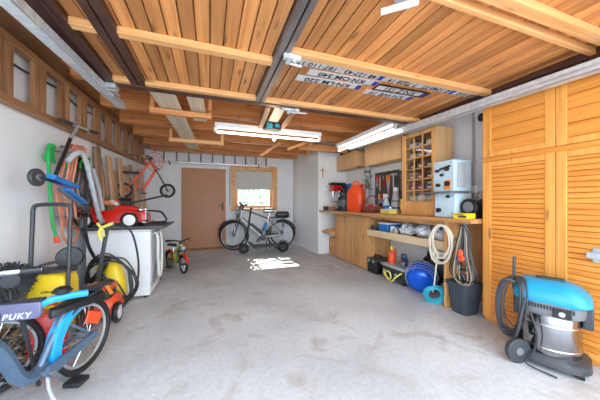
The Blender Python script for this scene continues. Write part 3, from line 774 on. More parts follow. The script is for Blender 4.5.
# bench drill: red head on column
t = thing('bench_drill', 'red and black bench drill on a column at the left end of the bench', 'drill press', (2.60, 4.90, BT), math.radians(0), scale=1.15)
MB().box(-.12, .10, -.10, .10, 0, .03).build('base', 'dgrey', t, .004)
MB().cyl((.05, 0, .03), (.05, 0, .50), .022).build('column', 'chrome', t)
MB().box(-.10, .03, -.07, .07, .16, .175).cyl((.05, 0, .14), (.05, 0, .20), .035).build('table', 'dgrey', t, .003)
MB().box(-.13, .07, -.06, .06, .36, .47).build('head', 'red', t, .015)
MB().box(-.15, .15, -.075, .075, .47, .52).build('belt_cover', 'black', t, .015)
MB().box(.08, .17, -.06, .06, .34, .47).build('motor', 'black', t, .015)
MB().cyl((-.09, 0, .36), (-.09, 0, .29), .022).cyl((-.09, 0, .29), (-.09, 0, .25), .008).build('chuck', 'chrome', t)
b = MB()
for k in range(3):
    a = k*2.1; b.cyl((-.06, -.06, .41), (-.06+.09*math.cos(a), -.085, .41+.09*math.sin(a)), .006); b.ell((-.06+.09*math.cos(a), -.085, .41+.09*math.sin(a)), (.012, .012, .012))
b.build('feed_handle', 'black', t)
simple_box('small_radio', 'small dark radio at the far left end of the workbench', 'radio', 2.36, 2.46, 4.98, 5.10, BT+.001, BT+.09, 'dgrey', 'mgrey')
simple_box('wooden_tin', 'small brown box in front of the bench drill', 'box', 2.35, 2.45, 4.70, 4.85, BT+.001, BT+.085, 'jarbrown', 'orange')
o = MB().box(-.02, .02, -.11, .11, 0, .27).build('wall_pouch', 'blue', None, .01); o.location = (2.945, 5.03, 1.30); tag(o, 'blue plastic holder on the wall between bench drill and canister', 'holder')
# crucifix & round item on the pier
t = thing('crucifix', 'dark crucifix on the white pier', 'crucifix', (2.37, 5.15, 1.69))
MB().box(-.008, .008, -.014, 0, 0, .24).box(-.055, .055, -.014, 0, .155, .172).build('cross', 'rack', t, .002)
b = MB().tube([(-.045, -.018, .165), (0, -.018, .15), (.045, -.018, .165)], .005, smooth=3).tube([(0, -.018, .16), (0, -.018, .05)], .007).ell((0, -.02, .168), (.008, .008, .01))
b.build('figure', 'brass', t)
t = thing('wall_lamp', 'small round white lamp on the pier above the bench end', 'lamp', (2.43, 5.148, 1.42))
MB().lathe([(.045, 0), (.045, .012), (.03, .02)], axis=(0, -1, 0)).build('base', 'white', t)
MB().lathe([(.03, .015), (.042, .04), (.04, .07), (.015, .09)], axis=(0, -1, 0)).build('shade', 'tube_glass', t)

# wall cupboards
def cupboard(label, y0, y1, nd, z0, z1, zs=0):
    t = thing('wall_cupboard', label, 'cupboard', group='beech wall cupboards')
    b = MB().box(2.72, 2.96, y0, y1, z0, z0+.018).box(2.72, 2.96, y0, y1, z1-.018, z1).box(2.72, 2.96, y0, y0+.018, z0, z1).box(2.72, 2.96, y1-.018, y1, z0, z1).box(2.95, 2.96, y0, y1, z0, z1)
    b.build('carcass', 'beech', t, .001)
    w_ = (y1-y0)/nd
    for k in range(nd):
        d = MB().box(2.70, 2.719, y0+k*w_+.005, y0+(k+1)*w_-.005, z0+.002, z1-.002).build('door', 'beech', t, .002)
    return settle(t)
cupboard('farther beech wall cupboard with three narrow doors near the pier', 4.30, 5.12, 3, 1.845, 2.17)
cupboard('nearer beech wall cupboard with two doors above the pegboard', 3.06, 4.02, 2, 1.805, 2.17)
for i, (y, w_, h, m_) in enumerate([(5.0, .05, .10, 'black'), (4.86, .06, .07, 'dgrey'), (4.72, .05, .12, 'black'), (4.55, .07, .08, 'slate')]):
    o = MB().box(-.06, .06, -w_, w_, 0, h).cyl((0, 0, h), (0, 0, h+.02), .02).build('small_box', m_, None, .006); o.location = (2.80, y, 2.171)
    tag(o, ['leftmost dark box on top of the far wall cupboard', 'second dark box from the left on the far wall cupboard', 'third dark box from the left on the far wall cupboard', 'bluish dark box nearest the grey pipe on the far wall cupboard'][i], 'box', 'dark boxes on the far wall cupboard')
t = thing('wall_pipe', 'grey waste pipe running down the wall between the wall cupboards', 'pipe')
MB().cyl((2.86, 4.16, 1.25), (2.86, 4.16, 2.32), .05).build('pipe', 'lgrey', t)
for z in (1.70, 2.2): MB().cyl((2.86, 4.16, z), (2.86, 4.16, z+.055), .058).build('collar', 'mgrey', t)
settle(t)
# pegboard and hand tools
o = MB().box(2.945, 2.965, 3.03, 4.04, 1.02, 1.69).build('pegboard', 'pegboard', None, .003); tag(o, 'dark perforated tool panel behind the workbench', 'pegboard')
PX = 2.949
def tool(kind, y, z, label, s=1.0):
    nm = {'hammer': 'hammer', 'pliers': 'pliers', 'screwdriver': 'screwdriver', 'spanner': 'spanner', 'saw': 'hand_saw', 'square': 'try_square'}[kind]
    t = thing(nm, label, nm.replace('_', ' '), (PX, y, z), group='hand tools on the dark tool panel')
    if kind == 'spanner':
        b = MB().bar((-.006, 0, -.18*s), (-.006, 0, 0), .012, .005, up=(1,0,0)); b.torus((-.006, 0, .012), (1, 0, 0), .014, .005, 14, 6, .6, 5.6); b.torus((-.006, 0, -.19*s), (1, 0, 0), .013, .005, 14, 6)
        b.build('shaft', 'chrome', t)
    elif kind == 'screwdriver':
        MB().cyl((-.016, 0, 0), (-.016, 0, -.09), .014).build('grip', random.choice(['red', 'yellow', 'blue', 'orangered']), t)
        MB().cyl((-.016, 0, -.09), (-.016, 0, -.2*s), .004).build('blade', 'chrome', t)
    elif kind == 'hammer':
        MB().cyl((-.02, 0, 0), (-.02, 0, -.26), .012).build('handle', 'beech', t)
        MB().cyl((-.02, -.055, .01), (-.02, .03, .01), .017).prism([(.03, .0), (.06, .005), (.03, .024)], -.03, -.01, 'YZ').build('head', 'mgrey', t)
    elif kind == 'pliers':
        MB().prism([(-.012, 0), (-.008, .06), (.008, .06), (.012, 0)], -.016, -.004, 'YZ').build('jaws', 'chrome', t)
        MB().tube([(-.01, .006, 0), (-.01, .03, -.05), (-.01, .025, -.13)], .008, smooth=3).tube([(-.01, -.006, 0), (-.01, -.03, -.05), (-.01, -.025, -.13)], .008, smooth=3).build('handles', random.choice(['red', 'blue', 'black']), t)
    elif kind == 'saw':
        MB().prism([(-.04, 0), (.05, 0), (.02, -.34), (-.015, -.34)], -.008, -.005, 'YZ').build('blade', 'chrome', t)
        MB().prism([(-.05, -.01), (.055, -.01), (.05, .09), (-.03, .09)], -.02, -.004, 'YZ').build('handle', 'orange', t, .006)
    else:
        MB().bar((-.006, 0, 0), (-.006, 0, -.22), .03, .004, up=(1,0,0)).bar((-.01, -.06, .0), (-.01, .06, .0), .03, .012, up=(1,0,0)).build('blade', 'alu', t)
ts = [('screwdriver', 3.96, 1.62, 'screwdriver hanging at the left edge of the tool panel', 1), ('hammer', 3.87, 1.61, 'hammer hanging second from the left on the tool panel', 1), ('pliers', 3.77, 1.55, 'pliers hanging beside the hammer on the tool panel', 1),
      ('saw', 3.65, 1.53, 'hand saw hanging in the middle of the tool panel', 1), ('square', 3.53, 1.62, 'try square hanging right of the hand saw', 1), ('pliers', 3.44, 1.58, 'pliers hanging between the try square and the spanners', 1)]
for a in ts: tool(*a)
for i in range(5): tool('spanner', 3.36-i*.055, 1.60, ['first and longest of five spanners from the left', 'second of five hanging spanners from the left', 'middle one of the five hanging spanners', 'fourth of five hanging spanners from the left', 'shortest spanner at the right edge of the tool panel'][i], 1.3-i*.15)
t = thing('small_lamp', 'pair of small white clip lights at the top of the tool panel', 'lights')
for y in (3.17, 3.30): MB().box(2.90, 2.943, y-.035, y+.035, 1.655, 1.69).build('light', 'white', t, .006)
MB().box(2.93, 2.943, 3.1, 3.36, 1.692, 1.70).build('bar', 'mgrey', t); settle(t)
for i in range(4): tool('screwdriver', 3.90-i*.06, 1.30, ['leftmost screwdriver of the lower row on the tool panel', 'second screwdriver of the lower row on the tool panel', 'third screwdriver of the lower row on the tool panel', 'rightmost screwdriver of the lower row on the tool panel'][i])
# things standing on the bench in front of the pegboard
t = thing('basket', 'reddish brown basket full of odds and ends beside the orange canister', 'basket', (2.62, 3.68, BT), scale=1.2)
M['basketm'] = mat('reddish_brown_weave', (.26, .07, .05), .7, var=.5, scale=60, bump=.8)
b = MB().lathe([(.10, 0), (.12, .02), (.15, .07), (.158, .09), (.145, .09), (.11, .03), (.01, .03)], n=24); b.build('bowl', 'basketm', t)
for i in range(9):
    a = random.uniform(0, 6.28); r_ = random.uniform(0, .085)
    MB().ell((0, 0, 0), (.04, .028, .028)).build('content', ['red', 'tan', 'basketm', 'lgrey'][i % 4], t).location = (r_*math.cos(a), r_*math.sin(a), .07+.012*(i % 3))
MB().tube([(0, -.15, .08), (0, -.11, .19), (0, 0, .24), (0, .11, .19), (0, .15, .08)], .008, smooth=4).build('handle', 'basketm', t)
t = thing('spray_bottle', 'white and blue spray bottle standing behind the basket', 'bottle', (2.76, 3.48, BT))
MB().lathe([(.05, 0), (.055, .02), (.055, .14), (.035, .20), (.018, .23), (.018, .26)]).build('body', 'pale_machine', t)
MB().box(-.05, .03, -.014, .014, .26, .31).box(-.055, -.04, -.006, .006, .21, .27).build('trigger_head', 'white', t, .004)
MB().cyl((0, 0, .05), (0, 0, .12), .0565).build('label_band', 'blue', t)
t = thing('cone_bottle', 'tall white and grey cone shaped can in the middle of the bench', 'can', (2.80, 3.30, BT))
MB().lathe([(.075, 0), (.075, .10), (.062, .20), (.045, .30), (.04, .36)]).build('body', 'lgrey', t)
MB().lathe([(.042, .35), (.042, .40), (.03, .41)]).build('lid', 'white', t); MB().cyl((0, 0, .06), (0, 0, .10), .077).cyl((0, 0, .18), (0, 0, .2), .066).build('band', 'slate', t)
simple_box('food_box', 'white and yellow lidded box on the front of the bench', 'box', 2.44, 2.58, 3.00, 3.22, BT+.001, BT+.07, 'paleyellow', 'white')
for i, (x, y, h, r_, mb_, ml, lab) in enumerate([(2.80, 3.17, .22, .03, 'brass', 'brass', 'tall ochre bottle at the right of the tool panel'), (2.84, 3.06, .14, .04, 'dgrey', 'white', 'dark jar with a white lid next to the glass cabinet'),
        (2.66, 3.26, .10, .035, 'jarpale', 'chrome', 'beige jar with metal lid behind the yellow box'), (2.86, 3.62, .17, .03, 'cream', 'red', 'cream bottle with a red cap behind the basket'), (2.87, 3.78, .15, .035, 'jarred', 'black', 'red tin with black lid between canister and basket')]):
    jar(x, y, BT, r_, h, mb_, ml, lab, 'jars and bottles on the workbench')
t = thing('potted_plant', 'small dark green plant hanging by the grey pipe', 'plant', (2.80, 4.08, 1.40))
MB().lathe([(.035, 0), (.05, .08), (.042, .08), (.03, .02)]).build('pot', 'jarbrown', t)
b = MB()
for i in range(60):
    a = random.uniform(0, 6.28); u = random.uniform(0, 1); c = Vector((.08*math.cos(a)*u, .11*math.sin(a)*u, .09+random.uniform(-.03, .16)))
    dv = Vector((random.uniform(-1, 1), random.uniform(-1, 1), random.uniform(-.6, 1))).normalized()*.035; s_ = dv.cross(Vector((0, 0, 1))).normalized()*.011
    b.quad(c-dv, c+s_, c+dv, c-s_)
b.build('leaves', 'leaf', t)
MB().box(.05, .083, -.05, .05, -.01, .005).build('bracket', 'mgrey', t)

# glass-fronted small parts cabinet
t = thing('display_cabinet', 'amber wooden cabinet with small glass panes standing on the workbench', 'cabinet')
gx, gy0, gy1, gz0, gz1 = 2.60, 2.34, 2.915, BT+.001, 2.075
b = MB().box(gx, gx+.27, gy0, gy0+.018, gz0, gz1).box(gx, gx+.27, gy1-.018, gy1, gz0, gz1).box(gx, gx+.27, gy0+.018, gy1-.018, gz1-.018, gz1).box(gx, gx+.27, gy0+.018, gy1-.018, gz0, gz0+.018).box(gx+.26, gx+.27, gy0+.018, gy1-.018, gz0, gz1)
zs = [1.155+i*(2.02-1.155)/6 for i in range(7)]
b.build('carcass', 'beech', t, .002)
b = MB()
for z in zs[:-1]: b.box(gx+.01, gx+.25, gy0+.018, gy1-.018, z-.006, z+.006)
b.build('shelf', 'beech', t)
b = MB().box(gx-.02, gx, gy0, gy0+.065, gz0, gz1).box(gx-.02, gx, gy1-.075, gy1, gz0, gz1).box(gx-.02, gx, gy0+.065, gy1-.075, gz1-.055, gz1).box(gx-.02, gx, gy0+.065, gy1-.075, gz0, zs[0]-.008)
ys = [gy0+.065+i*(gy1-gy0-.14)/3 for i in range(4)]
for y in ys[1:-1]: b.box(gx-.018, gx-.004, y-.008, y+.008, zs[0], zs[-1])
for z in zs[1:-1]: b.box(gx-.018, gx-.004, ys[0], ys[-1], z-.007, z+.007)
dr = b.build('door', 'orange_wood', t, .002)
MB().box(gx-.010, gx-.006, ys[0], ys[-1], zs[0], zs[-1]).build('pane', 'glass', dr)
MB().cyl((gx-.02, gy0+.05, 1.45), (gx-.04, gy0+.05, 1.45), .012).build('knob', 'brass', dr)
settle(t)
cols = [['glassy', 'jardark', 'jarpale'], ['jarpale', 'jarbrown', 'jarpale'], ['jardark', 'jarbrown', 'jardark'], ['jarbrown', 'jarred', 'jardark'], ['jarred', 'jarred', 'slate'], ['jarpale', 'glassy', 'jarpale']]
rowname = ['bottom', 'fifth', 'fourth', 'third', 'second', 'top']
for r in range(6):
    for c in range(3):
        yc = (ys[c]+ys[c+1])/2; m_ = cols[5-r][2-c] if r < 6 else 'glassy'
        t = thing('parts_bin', '%s small bin in the %s row behind the glass panes' % (['right', 'middle', 'left'][c], rowname[r]), 'bin', (gx+.07, yc, zs[r]+.0065), group='small bins in the glass cabinet')
        MB().box(-.04, .04, -.058, .058, 0, .07).build('bin', m_, t, .006)
        MB().box(-.03, .03, -.05, .05, .07, .085+.02*random.random()).build('contents', random.choice(['jarpale', 'jarbrown', 'jardark', 'jarred']), t, .008)
        MB().box(-.044, -.04, -.03, .03, .02, .04).build('label_strip', 'white', t)

# pale blue band saw / milling machine
t = thing('band_saw', 'pale blue bench machine with black knobs in front of the glass cabinet', 'machine')
by0, by1 = 1.98, 2.25
MB().box(2.46, 2.70, by0, by1, BT+.001, 1.24).build('lower_housing', 'pale_machine', t, .012)
MB().box(2.44, 2.70, by0, by1, 1.255, 1.60).build('upper_housing', 'pale_machine', t, .012)
MB().box(2.64, 2.70, by0+.02, by1-.02, 1.235, 1.26).build('neck', 'pale_machine', t)
MB().box(2.36, 2.62, by0-.03, by1+.12, 1.236, 1.253).build('saw_table', 'mgrey', t, .003)
for (y, z, r_) in ((2.06, 1.50, .022), (2.18, 1.49, .018), (2.12, 1.44, .016), (2.17, 1.33, .02), (2.05, 1.34, .026), (2.18, 1.05, .024), (2.06, 1.20, .016)):
    x0 = 2.46 if z < 1.25 else 2.44
    MB().cyl((x0, y, z), (x0-.03, y, z), r_).build('knob', 'black', t)
MB().bar((2.43, 2.02, 1.53), (2.41, 2.14, 1.50), .02, .02).build('lever', 'black', t, .004)
MB().box(2.434, 2.44, 2.02, 2.10, 1.28, 1.38).build('guard', 'orange', t, .003)
MB().box(2.48, 2.6, 1.97, 1.98, 1.30, 1.56).build('door_edge', 'lgrey', t, .003)
MB().cyl((2.56, 2.1, 1.60), (2.56, 2.1, 1.625), .02).build('tension_knob', 'black', t)
b = MB()
for (y, z) in ((2.02, 1.02), (2.21, 1.02), (2.02, 1.21), (2.21, 1.21), (2.02, 1.57), (2.21, 1.57)): b.cyl((2.462 if z < 1.25 else 2.442, y, z), ((2.455 if z < 1.25 else 2.436), y, z), .007, n=8)
b.build('bolt', 'mgrey', t)
settle(t)
# bench grinder
t = thing('bench_grinder', 'dark bench grinder with round wheel guard right of the pale machine', 'grinder', (2.65, 1.885, BT), math.radians(4))
MB().box(-.10, .10, -.06, .06, 0, .03).box(-.05, .05, -.04, .04, .03, .06).build('base', 'black', t, .006)
MB().cyl((-.09, 0, .12), (.09, 0, .12), .06, n=24).build('motor', 'dgrey', t)
for sx in (-1, 1):
    g = MB().cyl((sx*.10, 0, .12), (sx*.145, 0, .12), .085, n=26).build('wheel_guard', 'black', t, .004)
    MB().cyl((sx*.145, 0, .12), (sx*.149, 0, .12), .055, n=22).build('wheel', 'mgrey', g)
t = thing('grinder_motor', 'black motor unit with a bent hose at the closet end of the bench', 'motor', (2.86, 1.84, BT), math.radians(90))
MB().cyl((-.09, .0, .06), (.10, .0, .06), .055, n=20).box(-.06, .06, -.03, .03, 0, .02).build('motor', 'dgrey', t)
MB().tube([(-.04, .02, .11), (-.06, .04, .17), (-.02, .05, .20), (.02, .06, .24)], .012, smooth=5).build('hose', 'black', t)
crumple('beige_cloth', 'beige cloth slumped against the wall behind the motor', (2.91, 2.03, BT), (.04, .06, .13), 'jarpale', 'cloth')
t = thing('yellow_package', 'yellow pack with black print at the right end of the workbench', 'package', (2.43, 1.86, BT+.001), math.radians(3))
MB().box(-.06, .06, -.075, .075, 0, .055).build('carton', 'yellow', t, .004)
MB().box(-.0615, -.06, -.06, .02, .012, .03).box(-.0615, -.06, -.03, .06, .036, .045).build('print', 'ink', t)
# conduit, wall disc
t = thing('wall_conduit', 'white cable conduit running up the wall beside the closet', 'conduit')
MB().box(2.945, 2.968, 2.13, 2.16, .98, 2.4).build('conduit', 'lgrey', t, .003)
MB().box(2.93, 2.968, 2.11, 2.18, 1.25, 1.33).build('junction', 'white', t, .004); settle(t)
t = thing('wall_plug', 'small black round disc high on the wall beside the closet', 'disc', (2.968, 2.05, 2.12))
MB().lathe([(.045, 0), (.045, .015), (.03, .025)], axis=(-1, 0, 0)).build('cap', 'black', t)
MB().cyl((-.02, 0, 0), (-.03, 0, 0), .012).build('pin', 'mgrey', t)

# ================================================================== VACUUM CLEANER
t = thing('shop_vacuum', 'blue and stainless steel shop vacuum with grey hose looped on its side', 'vacuum cleaner', (2.29, 1.10, 0), math.radians(-68), scale=.89)
VX = Matrix.Identity(4)
MB().lathe([(.165, .095), (.172, .11), (.172, .42), (.168, .43)], n=40).build('barrel', 'stainless', t)
b = MB().lathe([(.174, .155), (.176, .160), (.174, .165)], n=40).lathe([(.174, .33), (.176, .335), (.174, .34)], n=40); b.build('bead', 'chrome', t)
b = MB(); loft(b, [[(x, y, z) for x, y in rr(w_, d_, .14, 8)] for z, w_, d_ in ((.035, .40, .36), (.04, .44, .39), (.09, .43, .38), (.11, .37, .35))]); b.build('base', 'dgrey', t)
# grey collar and head
b = MB(); loft(b, [[(x, y, z) for x, y in rr(w_, d_, .12, 8)] for z, w_, d_ in ((.41, .35, .35), (.42, .375, .365), (.45, .385, .37), (.515, .385, .36))]); b.build('collar', 'mgrey', t)
b = MB()
loft(b, [[(x+o_, y, z) for x, y in rr(w_, d_, min(d_*.35, .10), 8)] for z, w_, d_, o_ in ((.505, .42, .36, 0), (.52, .45, .37, 0.0), (.57, .43, .35, 0), (.62, .37, .30, -.015), (.65, .29, .22, -.03), (.66, .18, .14, -.03))])
b.build('head', 'vacblue', t)
MB().box(-.09, .08, -.03, .03, .655, .675).box(-.15, -.10, -.05, .05, .60, .648).build('handle_grip', 'dgrey', t, .008)
b = MB()
for i in range(16): b.box(-.13+i*.017, -.121+i*.017, -.19, -.18, .465, .495)
b.build('vent', 'black', t)
MB().box(.17, .225, -.06, .06, .34, .50).build('latch', 'dgrey', t, .01)
MB().box(-.225, -.17, -.06, .06, .34, .50).build('latch', 'dgrey', t, .01)
MB().box(.02, .12, -.195, -.175, .425, .485).build('control_panel', 'black', t, .005)
MB().cyl((.07, -.195, .455), (.07, -.205, .455), .018).build('dial', 'lgrey', t)
for (x, y) in ((-.16, -.165), (-.17, .15)):
    w1 = MB().cyl((x-.03, y-.03, .095), (x-.0, y-.055, .095), .095, n=28).build('wheel', 'dgrey', t, .006)
    MB().cyl((x-.034, y-.027, .095), (x+.002, y-.057, .095), .03, n=18).build('hub', 'mgrey', w1)
for (x, y) in ((.17, -.13), (.17, .13)):
    w1 = MB().cyl((x-.012, y, .032), (x+.012, y, .032), .032, n=18).build('caster', 'black', t)
    MB().cyl((x, y, .03), (x, y, .06), .012).build('caster_stem', 'mgrey', w1)
# tool holder post with the hose
MB().cyl((-.215, -.08, .55), (-.215, -.08, .82), .014, .010).build('hose_end', 'dgrey', t)
b = MB()
for i in range(9):
    dy = random.uniform(-.02, .02); wv = random.uniform(.05, .10); dr_ = random.uniform(.0, .10); x0 = -.20-random.uniform(0, .05)
    b.tube([(x0+.03, -.10+dy, .66), (x0-.04, -.10-wv*.5+dy, .60), (x0-.07, -.10-wv+dy, .45), (x0-.06, -.10-wv*.7+dy, .22+dr_), (x0-.01, -.12+dy, .15+dr_), (x0+.05, -.16+dy, .22+dr_), (x0+.08, -.19+dy, .42), (x0+.08, -.16+dy, .60)], .0055, 6, True, smooth=5)
b.build('power_cable', 'dgrey', t)
MB().tube([(-.20, -.14, .62), (-.27, -.16, .63), (-.32, -.12, .50), (-.33, -.08, .32), (-.27, -.12, .18), (-.19, -.20, .20), (-.15, -.21, .42), (-.13, -.20, .52)], .011, smooth=6).build('hose', 'dgrey', t)
MB().tube([(-.10, -.20, .42), (-.06, -.21, .25), (-.09, -.22, .10), (-.12, -.24, .03), (.05, -.26, .012)], .006, smooth=6).build('loose_cable', 'dgrey', t)

# ================================================================== BICYCLES
def wheel(parent, c, R, tyre, name='wheel', rim='alu', spokes=20, w=.02, hubm='black', tyrem='rubber', solid=None):
    cx, cz = c
    wh = MB().torus((cx, 0, cz), (0, 1, 0), R-tyre, tyre, 36, 8).build(name, tyrem, parent)
    MB().torus((cx, 0, cz), (0, 1, 0), R-2*tyre-.006, .008 if R > .2 else .006, 32, 6).build('rim', rim, wh)
    MB().cyl((cx, -.035, cz), (cx, .035, cz), .02 if R > .2 else .014).build('hub', hubm, wh)
    b = MB()
    if solid:
        for k in range(solid):
            a = 2*PI*k/solid; b.bar((cx, 0, cz), (cx+(R-2*tyre)*math.cos(a), 0, cz+(R-2*tyre)*math.sin(a)), .018, .012, up=(0, 1, 0))
    else:
        for k in range(spokes):
            a = 2*PI*k/spokes; s = .03 if k % 2 else -.03; a2 = a+(.25 if k % 4 < 2 else -.25)
            b.cyl((cx+.018*math.cos(a2), s, cz+.018*math.sin(a2)), (cx+(R-2*tyre-.004)*math.cos(a), 0, cz+(R-2*tyre-.004)*math.sin(a)), .0018, n=5)
    b.build('spokes', 'chrome' if not solid else rim, wh)
    return wh

def bicycle(name, label, loc, rz, R=.345, wb=1.08, fm='lgrey', low=False, battery=False, group=None, tyre=.02, scale=None, rot=None,
            saddle_h=.95, bar_h=1.05, fender=None, rear_bag=False, rack=False, stand=True, kid=False, chain=True, grips='black', bottle=None, steer=0, barw=.29, head_lamp=True, hb_off=0., seat_off=0.):
    t = thing(name, label, 'bicycle', loc, rz, group, rot=rot, scale=scale)
    rx, fx = -wb*.42, wb*.58
    bbx, bbz = -wb*.02, R*.86
    k = R/.345
    wheel(t, (rx, R), R, tyre, 'rear_wheel'); wheel(t, (fx, R), R, tyre, 'front_wheel')
    sx, sz = bbx-.16*k+seat_off, saddle_h-.08           # seat clamp
    hx, hz = fx-.13*k-.06+hb_off, bar_h-.10*k          # head tube top
    hx2, hz2 = hx+.05*k-hb_off*.45, hz-.20*k-abs(hb_off)*.45
    tr = (.018*k+.004)*(1.35 if kid else 1)
    b = MB()
    sj = Vector((bbx-.12*k+seat_off*.7, 0, bbz+(sz-bbz)*.72))
    b.cyl((bbx, 0, bbz), sj, tr).cyl((bbx, 0, bbz), (hx2, 0, hz2), tr*1.5)
    if low: b.tube([(sj.x, 0, bbz+(sj.z-bbz)*.55), (bbx+.15*k, 0, bbz+.18*k), (hx2-.0, 0, hz2+.05)], tr*1.1, smooth=5)
    else: b.cyl(sj, (hx, 0, hz-.02), tr)
    for s in (-1, 1):
        b.cyl((bbx, s*.03, bbz), (rx, s*.05, R), tr*.55).cyl(sj, (rx, s*.05, R), tr*.5)
    b.cyl((hx, 0, hz), (hx2, 0, hz2), tr*1.35)
    b.build('frame', fm, t)
    b = MB()
    for s in (-1, 1): b.tube([(hx2, s*.03, hz2), (hx2+.03*k, s*.05, hz2-.05*k), (fx, s*.05, R)], tr*.75, smooth=3)
    b.bar((hx2, -.055, hz2-.02), (hx2, .055, hz2-.02), .03, .03).build('fork', 'dgrey', t)
    b = MB().cyl((hx, 0, hz), (hx-.02, 0, bar_h), tr*.9).cyl((hx-.02, 0, bar_h), (hx+.04, 0, bar_h+.01), tr*.9)
    b.tube([(hx-.10, -barw, bar_h+.02), (hx+.0, -barw*.55, bar_h+.03), (hx+.04, 0, bar_h+.01), (hx+.0, barw*.55, bar_h+.03), (hx-.10, barw, bar_h+.02)], .012, smooth=4)
    hb = b.build('handlebar', 'black', t)
    for s in (-1, 1):
        MB().cyl((hx-.10, s*barw, bar_h+.02), (hx-.055, s*barw*.78, bar_h+.026), .018).build('grip', grips, hb)
        MB().tube([(hx-.03, s*barw*.75, bar_h+.02), (hx-.02, s*barw*.85, bar_h-.01), (hx-.05, s*barw*1.0, bar_h-.02)], .006).build('brake_lever', 'mgrey', hb)
    b = MB().cyl(sj, (sx-.01, 0, saddle_h-.03), tr*.8); sp = b.build('seat_post', 'chrome', t)
    b = MB(); kk = .8+.2*k
    loft(b, [[(sx+px*kk, y*w_*kk, saddle_h+z*kk) for y, z in ((-1, -.02), (-.9, .012), (0, .022), (.9, .012), (1, -.02), (0, -.03))] for px, w_ in ((-.13, .03), (-.12, .075), (-.05, .075), (.03, .035), (.13, .02), (.145, .008))])
    b.build('saddle', 'black', t)
    c = MB().cyl((bbx, -.05, bbz), (bbx, .05, bbz), .022).torus((bbx, -.05, bbz), (0, 1, 0), .075*k+.01, .006, 24, 6).bar((bbx, -.07, bbz), (bbx+.11*k, -.07, bbz-.11*k), .012, .02).bar((bbx, .07, bbz), (bbx-.11*k, .07, bbz+.11*k), .012, .02)
    for a in range(5): c.bar((bbx, -.05, bbz), (bbx+.08*k*math.cos(a*1.256), -.05, bbz+.08*k*math.sin(a*1.256)), .008, .014)
    cr = c.build('crankset', 'mgrey', t)
    for s, q in ((-1, 1), (1, -1)):
        MB().box(bbx+q*.11*k-.045*kk, bbx+q*.11*k+.045*kk, s*.08, s*.16, bbz-q*.11*k-.012, bbz-q*.11*k+.012).build('pedal', 'black', cr, .004)
    if chain:
        MB().tube([(bbx, -.05, bbz+.078*k), (rx, -.05, R+.03*k)], .005, 6).tube([(bbx, -.05, bbz-.078*k), (rx, -.05, R-.03*k)], .005, 6).cyl((rx, -.055, R), (rx, -.04, R), .035*k).build('chain', 'dgrey', t)
    if fender:
        for cx, a0, a1 in ((rx, -10, 165), (fx, 15, 175)):
            b = MB(); prev = None
            n = 14; secs = []
            for i in range(n+1):
                a = math.radians(a0+(a1-a0)*i/n); r_ = R+.018
                secs.append([(cx+(r_+dz)*math.cos(a), y, R+(r_+dz)*math.sin(a)) for y, dz in ((-.028*kk, -.008), (0, .006), (.028*kk, -.008), (.028*kk, -.013), (0, .001), (-.028*kk, -.013))])
            loft(b, secs).build('mudguard', fender, t)
    if rack:
        b = MB()
        for s in (-1, 1):
            b.tube([(sj.x-.02, s*.05, 2*R+.07), (rx-.18, s*.07, 2*R+.08)], .007).tube([(rx-.06, s*.07, 2*R+.08), (rx, s*.06, R)], .006)
        for i in range(4): b.cyl((rx-.16+i*.09, -.07, 2*R+.08), (rx-.16+i*.09, .07, 2*R+.08), .005)
        b.build('rack', 'dgrey', t)
    if rear_bag:
        b = MB(); loft(b, [[(rx-.03+x, y, 2*R+.09+z) for x, y in rr(w_, d_, .05)] for z, w_, d_ in ((0, .30, .16), (.02, .34, .19), (.10, .34, .19), (.14, .28, .15))]); b.build('carrier_bag', 'black', t)
    if battery:
        d = Vector((hx2-bbx, 0, hz2-bbz)).normalized(); p = Vector((bbx, 0, bbz))
        up = Vector((-d.z, 0, d.x))
        MB().bar(p+d*.10+up*.055, p+d*.44+up*.055, .07, .075, up=up).build('battery', 'black', t, .015)
        MB().cyl((bbx, -.06, bbz), (bbx, .06, bbz), .07).build('motor', 'dgrey', t)
    if bottle:
        MB().cyl((bbx-.03*k, 0, bbz+.16), (bbx-.08*k, 0, bbz+.35), .036).cyl((bbx-.08*k, 0, bbz+.35), (bbx-.088*k, 0, bbz+.385), .016).build('bottle', bottle, t)
    if stand:
        MB().tube([(bbx-.08*k, .05, bbz-.03), (bbx-.02*k-.06, .17*k+.03, .008)], .008*kk).build('kickstand', 'dgrey' if not kid else 'lgrey', t)
    if head_lamp:
        MB().cyl((hx2+.02, 0, hz-.05), (hx2+.08, 0, hz-.05), .028*kk, .034*kk).build('headlamp', 'lgrey', t)
    b = MB().tube([(hx+.02, -.05, bar_h), (hx+.12*k, -.05, bar_h-.06), (hx2+.06, -.02, hz2)], .004, 6, smooth=5).tube([(hx+.02, .05, bar_h), (hx+.10*k, .06, bar_h-.08), (hx2+.05, .03, hz2)], .004, 6, smooth=5)
    b.build('brake_cable', 'black', t)
    return t

bicycle('bicycle', 'grey bicycle with black battery and black carrier bag leaning in front of the window', (1.19, 6.13, 0), math.radians(173), fm='alu', battery=True, wb=1.12, rack=True, rear_bag=True, bottle='blue', bar_h=1.06, saddle_h=.92, fender=None)
bicycle('bicycle', 'dark bicycle with mudguards standing behind the grey one against the back wall', (1.27, 6.50, 0), math.radians(172), fm='mgrey', wb=1.27, fender='dgrey', rack=True, bar_h=1.12, saddle_h=.98, low=False)
